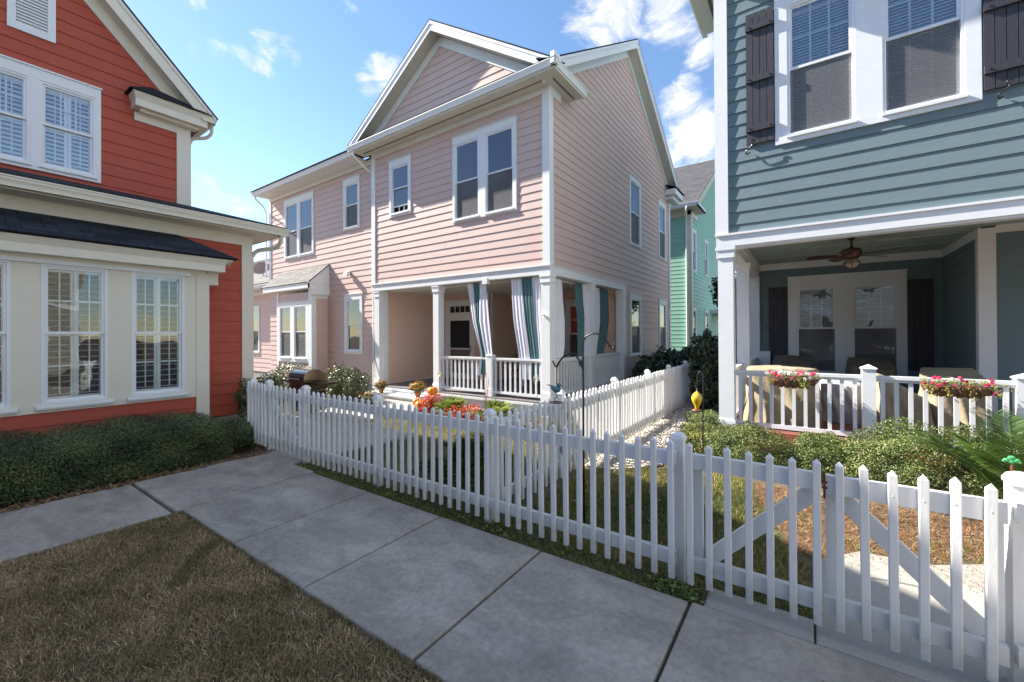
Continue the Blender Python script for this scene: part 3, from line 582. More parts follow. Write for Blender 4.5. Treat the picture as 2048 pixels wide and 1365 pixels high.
board(H, 'corner_board', CREAM, (3.30, 3.47, YM-.033, YM, .22, 3.38), (3.44, 3.473, YM, YM+.14, .22, 3.3), (2.62, 2.82, YU-.033, YU, 3.8, 5.26), (2.79, 2.823, YU, YU+.14, 3.8, 5.3), (2.48, 2.65, YBY-.034, YBY, .05, 2.56), (2.62, 2.652, YBY, YBY+.14, .05, 2.5))
board(H, 'frieze_board', CREAM, (-3, 3.30, YM-.031, YM, 3.18, 3.38), (2.06, 2.62, YU-.031, YU, 5.13, 5.27))
board(H, 'eave_soffit', CREAM, (-3, 3.80, 7.80, YM-.03, 3.36, 3.40), (-3, 3.80, 7.77, 7.80, 3.36, 3.50), (3.47, 3.80, YM-.03, 13, 3.36, 3.4), (3.77, 3.80, 7.8, 13, 3.36, 3.5))
m = MB(); slope(m, (-3, 7.70, 3.51), (3.87, 7.70, 3.51), (2.79, YU, 3.89), (-3, YU, 3.89), .02); slope(m, (3.87, 7.70, 3.51), (3.87, 13, 3.51), (2.79, 13, 3.89), (2.79, YU, 3.89), .02); m.build('low_roof', DARKSH, H)
gutter(H, CREAM, (-3, 7.64, 3.50), (3.90, 7.64, 3.50), (0,-1,0)); downspout(H, CREAM, smooth_path([(3.78,7.72,3.38),(3.78,7.74,3.28),(3.74,7.85,3.17),(3.56,8.12,3.12),(3.50,8.22,3.0)])+[(3.50,8.24,.3)], .042)
board(H, 'foundation', FOUND, (-3, 3.42, YM+.02, 13, -.1, .22), (-3, 2.6, YBY+.02, YM, -.1, .05))
gable_roof(H, 'Y', UR, UZ, UH, UE, 8.70, 14, DARKSH, CREAM, CREAM, wall0=YU, rake=.2, ends=(True, False))
rake_frieze(H, 'Y', YU, UR, UZ, UH, UE, .22, .26, CREAM, ulim=1.75)
board(H, 'cornice_return', CREAM, (2.02, 3.0, 8.74, YU, 5.29, 5.47), (2.10, 2.9, 8.84, YU, 5.25, 5.30)); m = MB()
m.prism([(2.02,8.74,5.40),(3.02,8.74,5.40),(3.02,8.68,5.50),(1.98,8.68,5.50)], (0,.3,0)); m.build('return_crown', CREAM, H)
m = MB(); slope(m, (1.94, 8.66, 5.50), (3.05, 8.66, 5.50), (2.30, YU, 5.76), (2.28, YU, 5.76), .015); slope(m, (1.94, YU, 5.50), (1.94, 8.66, 5.50), (2.28, YU, 5.76), (2.28, YU, 5.761), .015); m.build('return_roof', DARKSH, H)
gutter(H, CREAM, (3.16, 8.74, 5.52), (3.16, 14, 5.52), (1,0,0)); downspout(H, CREAM, smooth_path([(3.10,8.84,5.40),(3.10,8.86,5.28),(3.05,8.95,5.20),(2.90,9.10,5.16),(2.85,9.14,5.05)])+[(2.85,9.14,3.9)], .036)
plain(H, RED, [(2.79,14,3.8),(-.88,14,3.8),(-.88,14,5.5),(UR,14,UZ-.1),(2.79,14,5.5)], [(-.88,9,3.8),(-.88,14,3.8),(-.88,14,5.5),(-.88,9,5.5)], [(-3,13,0),(3.44,13,0),(3.44,13,3.4),(-3,13,3.4)], name='rear_wall')
o1 = (.345,.93,4.05,5.27); o2 = (1.02,1.605,4.05,5.27); casing(H, 'Y', YU, *uw, [o1, o2], mat=CREAMW); SHT = .046; window(H, 'Y', YU, *o1, zm=4.66, fill='shutter', grid=(3,2), screen=False); window(H, 'Y', YU, *o2, zm=4.66, fill='shutter', grid=(3,2), screen=False)
m = MB(); wb(m, 'Y', YU, .72,.80,0,.035,5.88,6.75); wb(m, 'Y', YU, 1.10,1.18,0,.035,5.88,6.75); wb(m, 'Y', YU, .80,1.10,0,.036,5.88,5.97); wb(m, 'Y', YU, .80,1.10,0,.036,6.66,6.75); 
z = 5.97
while z < 6.65: m.face([(.80,YU-.03,z),(1.10,YU-.03,z),(1.10,YU-.005,z+.05),(.80,YU-.005,z+.05)]); z += .045
v = m.build('gable_vent', CREAMW, H)
# the bay
m = MB(); wb(m, 'Y', YBY, -3, .05-.0, 0, .02, .66, 2.56)
OPS = [(-1.63,-1.03,.76,2.50), (-.79,-.19,.76,2.50), (.04,.645,.76,2.50), (.885,1.485,.76,2.50), (1.725,2.335,.76,2.50)]
m = MB(); ed = [-3]+[q for o in OPS for q in o[:2]]+[2.48]
for a, b in zip(ed[::2], ed[1::2]): wb(m, 'Y', YBY, a, b, 0, .02, .76, 2.50)
wb(m, 'Y', YBY, -3, 2.48, 0, .022, 2.50, 2.60); wb(m, 'Y', YBY, -3, 2.48, 0, .022, .66, .76); m.build('bay_panel', CREAM, H)
for o in OPS:
    SHT = .010; SHP = .078
    w = window(H, 'Y', YBY+.0, *o, zm=1.63, fill='shutter', grid=(2,2), low=(2,2), screen=False, wav=True, room=.4)
    m = MB(); wb(m, 'Y', YBY, o[0]-.05, o[1]+.05, .022, .07, .70, .745); wb(m, 'Y', YBY, o[0]-.05, o[1]+.05, .07, .078, .715, .73); m.build('sill', CREAMW, w)
m = MB(); wb(m, 'Y', YBY, -3, 2.40, .022, .06, 2.495, 2.545); m.build('bay_head_trim', CREAMW, H)
m = MB(); m.box(-3, 2.80, 7.47, YM-.03, 2.585, 2.69); m.prism([(-3,7.47,2.69),(-3,7.42,2.78),(-3,YM-.03,2.78),(-3,YM-.03,2.69)], (5.86,0,0)); m.prism([(2.86,7.42,2.78),(2.80,7.47,2.69),(2.80,YM-.03,2.69),(2.86,YM-.03,2.78)], (.04,0,0)); m.box(2.655, 2.80, 7.74, YM-.03, 2.40, 2.585); m.box(-3, 2.60, 7.64, 7.68, 2.545, 2.585); m.build('bay_eave', CREAM, H)
m = MB(); slope(m, (-3, 7.39, 2.79), (2.95, 7.39, 2.79), (2.37, YM, 3.18), (-3, YM, 3.18), .02); slope(m, (2.95, 7.39, 2.79), (2.95, YM, 2.79), (2.37, YM, 3.18), (2.369, YM, 3.18), .02); m.build('bay_roof', DARKSH, H)
# unseen wing added left of the red house to shade the lawn
m = MB(); siding(m, 'Y', 8.5, (-10, -.9), 0, 6.4); m.build('wing_siding', RED, H); plain(H, RED, [(-.9,8.5,0),(-.9,14,0),(-.9,14,6.5),(-.9,11.2,8.9),(-.9,8.5,6.5)], name='shade_wing_end')
m = MB(); slope(m, (-10.2, 8.2, 6.4), (-.6, 8.2, 6.4), (-.6, 11.2, 9.1), (-10.2, 11.2, 9.1)); slope(m, (-10.2, 14.2, 6.4), (-.6, 14.2, 6.4), (-.6, 11.2, 9.1), (-10.2, 11.2, 9.1)); m.build('wing_roof', DARKSH, H)

# =================================================================== TEAL HOUSE
H = empty('house', (9, -3, 0), 'slate teal clapboard house with dark shutters over a deep white railed porch', 'house', 'clapboard houses around the yard')
XT, YT = 6.8, 1.08
m = MB(); tw = (-1.58,.355,4.15,6.18)
siding(m, 'X', XT, (-7.5, YT), 3.03, 6.95, [hole(*tw)], start=3.0-.03); m.build('front_siding', TEAL, H)
o1 = (-.50,.215,4.245,6.0); o2 = (-1.455,-.755,4.245,6.0); casing(H, 'X', XT, *tw, [o2, o1], mat=WHITE); window(H, 'X', XT, *o1, zm=5.13, grid=(3,2), low=(3,2), mat=WHITE); window(H, 'X', XT, *o2, zm=5.13, grid=(3,2), low=(3,2), mat=WHITE)
board(H, 'corner_board', WHITE, (XT-.034, XT, YT-.14, YT+.03, 3.03, 6.95), (XT, XT+.14, YT, YT+.034, 3.03, 6.9))
board(H, 'porch_beam', WHITE, (XT-.03, XT+.16, -7.5, YT+.02, 2.845, 3.0), (XT-.05, XT, -7.5, YT+.035, 3.0, 3.03), (XT+.16, 11.1, YT-.17, YT+.02, 2.845, 3.0), (XT-.006, XT+.14, -7.5, YT-.2, 2.815, 2.846))
plain(H, TEAL, [(XT,YT,3),(16,YT,3),(16,YT,7),(11.4,YT,10),(XT,YT,7)], [(11.12,YT,0),(16,YT,0),(16,YT,3),(11.12,YT,3)], [(16,YT,0),(16,-7.5,0),(16,-7.5,7),(16,YT,7)], [(XT,-7.5,3),(16,-7.5,3),(16,-7.5,7),(XT,-7.5,7)], name='side_wall')
gable_roof(H, 'Y', 11.4, 10.3, 5.15, 7.1, -7.6, 1.45, DARKSH, TRIM, SOFF, wall0=None, rake=.2, ends=(False, True))
board(H, 'eave_soffit', SOFF, (6.35, XT, -7.5, 1.45, 6.93, 6.97), (6.35, 8.15, YT, 1.45, 6.93, 6.97), (6.3, 6.34, -7.5, 1.48, 6.93, 7.08), (6.34, 8.2, 1.45, 1.49, 6.93, 7.08)); gutter(H, TRIM, (6.22, -7.5, 7.1), (6.22, 1.58, 7.1), (-1,0,0)); gutter(H, TRIM, (6.22, 1.58, 7.1), (8.3, 1.58, 7.1), (0,1,0))
m = MB(); x = 6.5
while x < 8.1: m.box(x, x+.02, 1.24, 1.29, 6.925, 6.931); x += .036
m.build('soffit_vent', ROOM, H)
# battened shutters
for (a, b, zt, zb) in ((.365,.70,6.07,4.235), (-1.93,-1.59,6.07,4.235)):
    sh = MB(); n = 4; wv = (b-a)/n
    for i in range(n): wb(sh, 'X', XT, a+wv*i+.003, a+wv*(i+1)-.003, .02, .045, zb, zt)
    s_ = sh.build('shutter', SHUT, H); 
    for z in (zb+.17, (zb+zt)/2-.06, zt-.25): q = MB(); wb(q, 'X', XT, a, b, .045, .075, z, z+.085); q.build('batten', SHUT, s_)
    q = MB()
    for z in (zb+.21, (zb+zt)/2-.02, zt-.21):
        for u in (a+.045, b-.045): q.ball((XT-.078, u, z), .008, .012, .012, 8, 4)
    q.build('bolt', IRON, s_)
    q = MB(); u = b-.04 if a > 0 else a+.2; q.tube(smooth_path([(XT-.03,u,zb-.10),(XT-.06,u+.03,zb-.13),(XT-.08,u+.04,zb-.09),(XT-.085,u,zb-.06),(XT-.09,u-.035,zb-.02),(XT-.09,u-.02,zb+.03),(XT-.09,u-.055,zb+.045),(XT-.09,u-.06,zb+.01)], 5), .009, 6); q.build('shutter_dog', IRON, s_)
# porch
board(H, 'porch_floor', M_('porch_brick_floor', (.20,.075,.06), .75, .2, 18, .3, 70), (XT+.02, 11.1, -7.5, YT, .18, .24)); board(H, 'brick_base', BRICK, (XT-.04, XT+.1, -7.5, YT+.04, -.1, .235), (XT+.1, 11.1, YT-.02, YT+.04, -.1, .235))
board(H, 'porch_ceiling', CEIL, (XT+.16, 11.1, -7.5, YT-.17, 3.13, 3.17)); board(H, 'ceiling_batten', CEIL, *[(x, x+.018, -7.5, YT-.17, 3.118, 3.13) for x in (7.6,8.45,9.3,10.15)], (7, 11, -.93, -.905, 3.116, 3.13))
board(H, 'porch_frieze', TRIM, (11.08, 11.1, -2.07, YT-.17, 2.99, 3.13), (9.03, 11.08, -2.075, -2.055, 2.99, 3.13), (9.0, 9.02, -7.5, -2.22, 3.02, 3.13), (XT+.16, 11.08, YT-.19, YT-.17, 2.99, 3.13), (XT+.16, XT+.18, -7.5, YT-.19, 2.99, 3.13))
m = MB(); pw = (-1.56,.37,.65,2.79); siding(m, 'X', 11.1, (-2.07, YT), .24, 3.0, [hole(*pw)]); siding(m, 'Y', -2.07, (9.05, 11.1), .24, 3.0, s=1); siding(m, 'X', 9.03, (-7.5, -2.07), .24, 3.05); m.build('porch_siding', TEAL, H)
o1 = (-.48,.21,.74,2.57); o2 = (-1.44,-.735,.74,2.57); casing(H, 'X', 11.1, *pw, [o2, o1], mat=TRIM); window(H, 'X', 11.1, *o1, zm=1.67, wav=GLASSR, mat=WHITE); window(H, 'X', 11.1, *o2, zm=1.67, wav=GLASSR, mat=WHITE)
for (a, b) in ((.38,.73), (-1.93,-1.57)):
    sh = MB(); n = 4; wv = (b-a)/n
    for i in range(n): wb(sh, 'X', 11.1, a+wv*i+.003, a+wv*(i+1)-.003, .02, .045, .85, 2.6)
    s_ = sh.build('shutter', SHUT, H); [board(s_, 'batten', SHUT, (11.03, 11.055, a, b, z, z+.08)) for z in (1.62, 2.32)]
board(H, 'porch_corner_board', TRIM, (8.995, 9.03, -2.22, -2.04, .24, 3.1), (9.03, 9.12, -2.07, -2.038, .24, 3.1))
column(H, XT-.0, XT+.2, .885, 1.085, .22, 2.845, WHITE, base=.10, cap=.16); column(H, 8.6, 8.8, .87, 1.07, .24, 2.845, WHITE, base=.1, cap=.12)
board(H, 'pilaster', TRIM, (10.9, 11.07, .90, YT-.0, .24, 2.85), (10.86, 11.07, .70, .9, .24, 1.18))
newel(H, XT+.12, -.61, .2, 1.19, .135, WHITE); newel(H, XT+.12, -1.90, .2, 1.14, .135, WHITE)
railing(H, 'X', XT+.12, -.54, .885, .26, 1.05, WHITE, pitch=.125, bw=.042); railing(H, 'X', XT+.12, -1.83, -.68, .26, 1.05, WHITE, pitch=.125, bw=.042); railing(H, 'X', XT+.12, -3.3, -1.97, .26, 1.05, WHITE, pitch=.125, bw=.042)
railing(H, 'Y', .98, XT+.2, 8.6, .26, 1.05, WHITE, pitch=.12, bw=.04); railing(H, 'Y', .98, 8.8, 10.9, .26, 1.05, WHITE, pitch=.12, bw=.04)

# =================================================================== GREEN HOUSE
H = empty('house', (25, 8, 0), 'mint green clapboard house with charcoal roof beyond the end of the gravel path', 'house', 'clapboard houses around the yard')
XG, YG = 19.45, 4.16
m = MB(); siding(m, 'X', XG, (YG, 12), .1, 6.75); gl = lambda z: (max(XG, 25.5-(10.9-z)/.62), 31.5-max(0, 0))
siding(m, 'Y', YG, lambda z: (max(XG, 25.6-max(0,(10.75-z)/.62)), min(31.7, 25.6+max(0,(10.75-z)/.62))), .1, 10.6, [(19.6,20.3,.97,2.68),(22.25,23.1,4.4,6.2),(19.5,20.33,4.3,6.2),(22.25,23.1,.95,2.7)]); m.build('siding', GREEN, H)
for q in ((19.62,20.38,4.26,6.2), (22.25,23.1,4.36,6.2), (19.62,20.3,.94,2.72), (22.25,23.1,.92,2.72)):
    o = (q[0]+.09, q[1]-.09, q[2]+.08, q[3]-.12); casing(H, 'Y', YG, *q, [o]); window(H, 'Y', YG, *o, fill='dark', screen=False, wav=True)
board(H, 'corner_board', CREAM, (XG-.03, XG, YG-.03, YG+.14, .1, 6.75), (XG, XG+.14, YG-.032, YG, .1, 6.75)); board(H, 'frieze_board', CREAM, (XG-.03, XG, YG+.14, 12, 6.7, 6.95), (XG+.14, 20.6, YG-.03, YG, 6.7, 6.95)); board(H, 'eave_soffit', SOFF, (18.9, XG, 3.75, 12, 6.95, 7.0), (XG, 20.5, 3.75, YG, 6.95, 7.0))
gutter(H, TRIM, (18.85, 3.75, 7.13), (18.85, 12, 7.13), (-1,0,0)); board(H, 'cornice_return', TRIM, (18.9, 20.5, 3.75, 3.8, 6.95, 7.12))
gable_roof(H, 'Y', 25.6, 11.2, 6.7, 7.1, 3.8, 12.5, GREYSH2, M_('pale_green_trim', (.55,.6,.45)), M_('pale_green_soffit', (.50,.56,.40)), wall0=YG, rake=.3, ends=(True, False))
downspout(H, TRIM, smooth_path([(18.92,4.2,7.0),(18.95,4.25,6.85),(19.3,4.32,6.6),(19.38,4.33,6.4)])+[(19.38,4.33,.1)], .045)
plain(H, GREEN, [(XG,12,0),(31.7,12,0),(31.7,12,7),(25.6,12,10.9),(XG,12,7)], [(31.7,YG,0),(31.7,12,0),(31.7,12,7),(31.7,YG,7)], name='rear_wall')
board(H, 'side_porch', TRIM, (24.2, 24.4, 2.6, 2.8, 0, 2.6), (24.1, 27.5, 2.5, YG, 2.6, 2.8), (24.2, 24.4, 3.6, 3.8, 0, 2.6)); board(H, 'foundation', FOUND, (XG+.02, 31.6, YG+.02, 11.9, -.4, .1))
# house far behind on the left
H = empty('house', (12, 27, 0), 'dark roofed house showing only its roof beyond the satellite dish', 'house', 'clapboard houses around the yard')
m = MB(); siding(m, 'X', 11.5, (26, 36), 0, 4.7); m.build('siding', PINK, H); gable_roof(H, 'Y', 15.5, 7.4, 4.4, 4.6, 25.6, 36, DARKSH, TRIM, SOFF, wall0=None, ends=(True, False))
plain(H, PINK, [(11.5,26,0),(19.5,26,0),(19.5,26,4.7),(15.5,26,7.2),(11.5,26,4.7)], name='gable_wall')
# =================================================================== GROUND
def gz(x, y):
    if y < 2.3 or x < 2.95: return 0.0
    t = min(1, max(0, (x-3.1)/3.2)); q = min(1, (y-2.3)/.5); return -.11*t*t*(3-2*t)*q
DIRT = M_('bare_ground', (.11,.085,.055), .95, .35, 3, .6, 30, stain=.5, stain_col=(.07,.075,.03))
xs = [-120,-40,-12,-4,0,1.36,2.7,2.85]+[3+.2*i for i in range(30)]+[9.5,11,13,16,20,30,60,120,300]
ys = [-120,-40,-12,-4,-1,0,1,2,2.28]+[2.35+.25*i for i in range(34)]+[11.5,13,16,20,30,60,120,300]
m = MB(); nx = len(xs)
for y in ys:
    for x in xs: m.v.append((x, y, gz(x, y)-.03))
m.f = [(j*nx+i, j*nx+i+1, (j+1)*nx+i+1, (j+1)*nx+i) for j in range(len(ys)-1) for i in range(nx-1)]
tag(m.build('ground', DIRT, smooth=True, loc=(0,0,0)), kind='structure')
CONC = M_('concrete', (.46,.415,.355), .85, .14, 1.7, .35, 140, stain=.8, stain_col=(.24,.22,.20))
def add_speckle(mat, lo=.62, hi=1.12, sc=320):
    t = mat.node_tree; n = t.nodes; l = t.links; b = n['Principled BSDF']; src = b.inputs['Base Color'].links[0].from_socket
    co = n.new('ShaderNodeTexCoord'); ns = n.new('ShaderNodeTexNoise'); ns.inputs['Scale'].default_value = sc; ns.inputs['Detail'].default_value = 2; l.new(co.outputs['Object'], ns.inputs['Vector'])
    r = n.new('ShaderNodeMapRange'); l.new(ns.outputs['Fac'], r.inputs['Value']); r.inputs['From Min'].default_value = .3; r.inputs['From Max'].default_value = .65; r.inputs['To Min'].default_value = lo; r.inputs['To Max'].default_value = hi
    mx = n.new('ShaderNodeMix'); mx.data_type = 'RGBA'; mx.blend_type = 'MULTIPLY'; mx.inputs['Factor'].default_value = 1; l.new(src, mx.inputs['A']); l.new(r.outputs[0], mx.inputs['B']); l.new(mx.outputs['Result'], b.inputs['Base Color'])
add_speckle(CONC)
def concrete_wear(mat):      # broad weather stains
    t = mat.node_tree; n = t.nodes; l = t.links; b = n['Principled BSDF']; src = b.inputs['Base Color'].links[0].from_socket; co = n.new('ShaderNodeTexCoord')
    def mul(src, val, lo, hi, a, c):
        r = n.new('ShaderNodeMapRange'); l.new(val, r.inputs['Value']); r.inputs['From Min'].default_value = lo; r.inputs['From Max'].default_value = hi; r.inputs['To Min'].default_value = a; r.inputs['To Max'].default_value = c
        mx = n.new('ShaderNodeMix'); mx.data_type = 'RGBA'; mx.blend_type = 'MULTIPLY'; mx.inputs['Factor'].default_value = 1; l.new(src, mx.inputs['A']); l.new(r.outputs[0], mx.inputs['B']); return mx.outputs['Result']
    mp = n.new('ShaderNodeMapping'); mp.inputs['Scale'].default_value = (1.0,.45,1); mp.inputs['Rotation'].default_value = (0,0,.5); l.new(co.outputs['Object'], mp.inputs[0])
    a = n.new('ShaderNodeTexNoise'); a.inputs['Scale'].default_value = 3.0; a.inputs['Detail'].default_value = 9; a.inputs['Roughness'].default_value = .7; a.inputs['Distortion'].default_value = .8; l.new(mp.outputs[0], a.inputs['Vector']); src = mul(src, a.outputs['Fac'], .36, .62, .72, 1.08)
    v = n.new('ShaderNodeTexNoise'); v.inputs['Scale'].default_value = 26; v.inputs['Detail'].default_value = 5; l.new(co.outputs['Object'], v.inputs['Vector']); src = mul(src, v.outputs['Fac'], .3, .7, .86, 1.1)
    l.new(src, b.inputs['Base Color'])
concrete_wear(CONC)
CONC2 = M_('light_concrete', (.40,.385,.35), .85, .08, 3, .3, 140, stain=.3, stain_col=(.30,.285,.25)); add_speckle(CONC2)
def slab(mb, x0, x1, y0, y1, z=0., t=.06, b=.012):
    """concrete slab with a tooled (rounded) edge"""
    i = len(mb.v)
    for (d, zz) in ((0, z-t), (0, z-b), (b*.3, z-b*.35), (b, z)): mb.v += [(x0+d,y0+d,zz),(x1-d,y0+d,zz),(x1-d,y1-d,zz),(x0+d,y1-d,zz)]
    for r in range(3):
        for k in range(4): mb.f.append((i+r*4+k, i+r*4+(k+1) % 4, i+r*4+4+(k+1) % 4, i+r*4+4+k))
    mb.f.append((i+12, i+13, i+14, i+15))
def skewed(mb, pts, z=0., t=.06, b=.012):
    c = Vector((sum(p[0] for p in pts)/len(pts), sum(p[1] for p in pts)/len(pts))); i = len(mb.v); n = len(pts)
    for (d, zz) in ((0, z-t), (0, z-b), (b*.3, z-b*.35), (b, z)):
        for p in pts: v = c-Vector(p); v = v.normalized()*d*1.4; mb.v.append((p[0]+v.x, p[1]+v.y, zz))
    for r in range(3):
        for k in range(n): mb.f.append((i+r*n+k, i+r*n+(k+1) % n, i+r*n+n+(k+1) % n, i+r*n+n+k))
    mb.f.append(tuple(i+3*n+k for k in range(n)))
jl = [(-4.5,-4.5),(-3.48,-3.48),(-2.46,-2.46),(-1.45,-1.44),(-.43,-.43),(.585,.59),(1.605,1.63),(2.635,2.66),(3.655,3.685),(4.735,4.745)]   # joints: y at the left and right edge
m = MB(); g = .009; XL, XRt = 1.415, 2.665
for a, b in zip(jl, jl[1:]): skewed(m, [(XL,a[0]+g),(XRt,a[1]+g),(XRt,b[1]-g),(XL,b[0]-g)], z=R.uniform(-.003,.003))
skewed(m, [(XL-.04,4.745+g),(2.70,4.755+g),(2.72,6.07),(1.36+g,6.02)])
m.build('sidewalk', CONC, loc=(0,0,0)); tag(bpy.data.objects['sidewalk'], kind='structure')
m = MB(); xj = [-3.6,-2.35,-1.1,.13,1.35]
for a, b in zip(xj, xj[1:]): skewed(m, [(a+g,4.745),(b-g,4.735),(b-g,6.02),(a+g,6.03)], z=-.004)
tag(m.build('side_walk', CONC, loc=(0,0,0)), kind='structure')
m = MB(); slab(m, 2.675, 3.6, 5.28, 6.16, -.006); slab(m, 3.615, 4.7, 5.28, 6.16, -.015); slab(m, 2.9, 3.9, 6.175, 8.6, -.012); slab(m, 3.915, 4.75, 6.175, 8.6, -.02); tag(m.build('garden_walk', CONC, loc=(0,0,0)), kind='structure')
m = MB(); slab(m, 4.765, 5.9, 7.05, 8.9, -.06); slab(m, 5.915, 7.12, 7.05, 10.0, -.09); tag(m.build('porch_walk', CONC2, loc=(0,0,0)), kind='structure')
m = MB(); skewed(m, [(2.68,-.02),(3.66,-.03),(3.98,-.28),(4.02,-.66),(4.27,-1.0),(4.27,-1.0),(4.27,-3),(2.68,-3)], z=-.004); slab(m, 2.68, 2.9, -.012, .52, -.006); tag(m.build('gate_walk', CONC2, loc=(0,0,0)), kind='structure')

# ------------------------------------------------------------------ blades, leaves
def vnoise(x, y, s, seed=0):
    return .5+.25*(np.sin(x*s+seed*1.7+1.3*np.sin(y*s*.7+seed))+np.sin(y*s*1.13+seed*2.3+1.7*np.sin(x*s*.83+seed*.6)))
def blades(name, xy, h, w, mat, z=None, lean=.6, tint=None, parent=None, kind='stuff'):
    n = len(xy); hh = h*NR.uniform(.5,1.2,n); th = NR.uniform(0, 2*np.pi, n); ww = w*NR.uniform(.6,1.3,n)
    la = NR.uniform(0, 2*np.pi, n); lm = hh*lean*NR.uniform(.2,1.4,n); z = np.zeros(n) if z is None else z
    dx, dy = np.cos(th)*ww/2, np.sin(th)*ww/2; lx, ly = np.cos(la)*lm, np.sin(la)*lm
    P = lambda f, sx, sy, zz: np.stack([xy[:,0]+f*lx+sx, xy[:,1]+f*ly+sy, z+zz], 1)
    v = np.stack([P(0,-dx,-dy,0*hh), P(0,dx,dy,0*hh), P(.35,-dx*.8,-dy*.8,hh*.6), P(.35,dx*.8,dy*.8,hh*.6), P(1,0*dx,0*dy,hh*(1-.25*np.minimum(lm/hh,1)))], 1).reshape(-1,3)
    b = (np.arange(n)*5)[:,None]; t = np.stack([b+np.array([0,1,3]), b+np.array([0,3,2]), b+np.array([2,3,4])], 1).reshape(-1,3)
    ti = np.repeat(np.clip(tint, 0, 1), 3); o = tri_mesh(name, v, t, mat, parent, ti)
    if kind: tag(o, kind=kind)
    return o
def leaves(name, pts, nrm, size, mat, parent=None, tint=None, asp=.5, rnd=.6, fold=.25):
    n = len(pts); nn = nrm+NR.normal(0, rnd, (n,3)); nn /= np.linalg.norm(nn, axis=1)[:,None]+1e-9
    r = NR.normal(0, 1, (n,3)); a = np.cross(nn, r); a /= np.linalg.norm(a, axis=1)[:,None]+1e-9; b = np.cross(nn, a)
    s = (size*NR.uniform(.6,1.35,n))[:,None]
    v = np.stack([pts-a*s*.5, pts+b*s*asp*.5-nn*s*.0, pts+a*s*.5-nn*s*fold*.5, pts-b*s*asp*.5, pts+nn*s*fold*.35], 1).reshape(-1,3)
    q = (np.arange(n)*5)[:,None]; t = np.stack([q+np.array([0,1,4]), q+np.array([1,2,4]), q+np.array([2,3,4]), q+np.array([3,0,4])], 1).reshape(-1,3)
    tint = NR.uniform(0,1,n) if tint is None else np.clip(tint, 0, 1)
    return tri_mesh(name, v, t, mat, parent, np.repeat(tint, 4))
def cloud(c, r, n, shell=.35, bump=.12, seed=0, flat=0):
    """points in an uneven ellipsoid, most of them near its surface"""
    d = NR.normal(0, 1, (n,3)); d /= np.linalg.norm(d, axis=1)[:,None]; r = np.array(r, float)
    if flat: d = np.sign(d)*np.abs(d)**flat
    k = 1-shell*NR.uniform(0,1,n)**1.7; f = 1+bump*(np.sin(d[:,0]*7+seed)+np.sin(d[:,1]*9+seed*2)+np.sin(d[:,2]*8+seed*3+d[:,0]*5))
    p = np.array(c)+d*(k*f)[:,None]*r; nr = d/r; nr /= np.linalg.norm(nr, axis=1)[:,None]; return p, nr, d
def bush(name, c, r, n, size, mat, label, cat='shrub', group=None, zmin=0, seed=0, asp=.55, core=(.02,.03,.012), bump=.08, flat=0, shell=.4, clump=6, stems=True):
    o = empty(name, (c[0], c[1], zmin), label, cat, group)
    p, nr, d = cloud(c, r, n, shell, bump, seed, flat); sp = np.sin(p[:,0]*61+seed)*np.sin(p[:,1]*53)*np.sin(p[:,2]*47); ex = np.where((sp > .72) & (d[:,2] > -.1), NR.uniform(0,.16,n), 0)[:,None]; p = p+(p-np.array(c))*ex; k = p[:,2] > zmin+.01; p, nr = p[k], nr[k]
    ti = .5+.32*np.sin(p[:,0]*clump*2.1+seed)*np.sin(p[:,1]*clump*2.3+p[:,2]*clump*2)+NR.normal(0,.2,len(p))
    leaves('foliage', p, nr, size, mat, o, ti, asp, .7)
    m = MB()
    for i in range(9):
        a = i*2.4; e = (c[0]+math.cos(a)*r[0]*.55, c[1]+math.sin(a)*r[1]*.55, c[2]+r[2]*.45*math.sin(i*1.3)); m.tube([(c[0]+math.cos(a)*.03, c[1]+math.sin(a)*.03, zmin-.03), ((c[0]+e[0])/2, (c[1]+e[1])/2, (zmin+e[2])/2+.03), e], [.014,.010,.004], 5)
    m.build('branches', BARK, o)
    return o
BARK = M_('bark', (.10,.075,.055), .9, .25, 20, .6, 50)
BOX = M_tint('boxwood_leaf', [(.025,.045,.012),(.062,.095,.022),(.11,.155,.038),(.18,.22,.06),(.32,.34,.14)], .42, .15, .4)
BOXY = M_tint('yellow_green_leaf', [(.06,.08,.02),(.12,.15,.03),(.22,.23,.05),(.34,.32,.07)], .4, .15, .5)
HEDGE = M_tint('hedge_leaf', [(.018,.032,.012),(.042,.070,.022),(.070,.115,.034),(.12,.165,.05),(.22,.21,.09)], .4, .1, .6)
HOLLY = M_tint('holly_leaf', [(.010,.020,.010),(.022,.040,.016),(.04,.07,.025),(.08,.12,.04)], .3, .08, .7)
GLOSSY = M_tint('glossy_leaf', [(.02,.035,.012),(.06,.09,.03),(.12,.15,.05),(.30,.30,.12)], .28, .12, .7)
PALM = M_tint('palm_leaf', [(.03,.055,.015),(.08,.13,.03),(.20,.27,.05),(.42,.46,.12)], .4, .4, .5)
SAGO = M_tint('sago_leaf', [(.015,.045,.010),(.05,.12,.022),(.11,.21,.045),(.26,.36,.12)], .35, .3, .6)
GRASSB = M_tint('dormant_grass', [(.12,.115,.04),(.23,.18,.08),(.34,.25,.125),(.50,.37,.21),(.74,.58,.38)], .7, .15)
GRASSG = M_tint('green_grass', [(.06,.09,.02),(.13,.155,.036),(.23,.235,.06),(.36,.31,.09),(.48,.39,.18)], .6, .25)
STRAW = M_tint('pine_straw_needles', [(.12,.055,.025),(.24,.115,.05),(.36,.19,.09),(.46,.30,.17)], .7, .1)
LITTER = M_tint('dry_leaves', [(.09,.05,.025),(.17,.10,.05),(.26,.17,.09),(.20,.08,.04),(.30,.24,.12)], .8, .05)

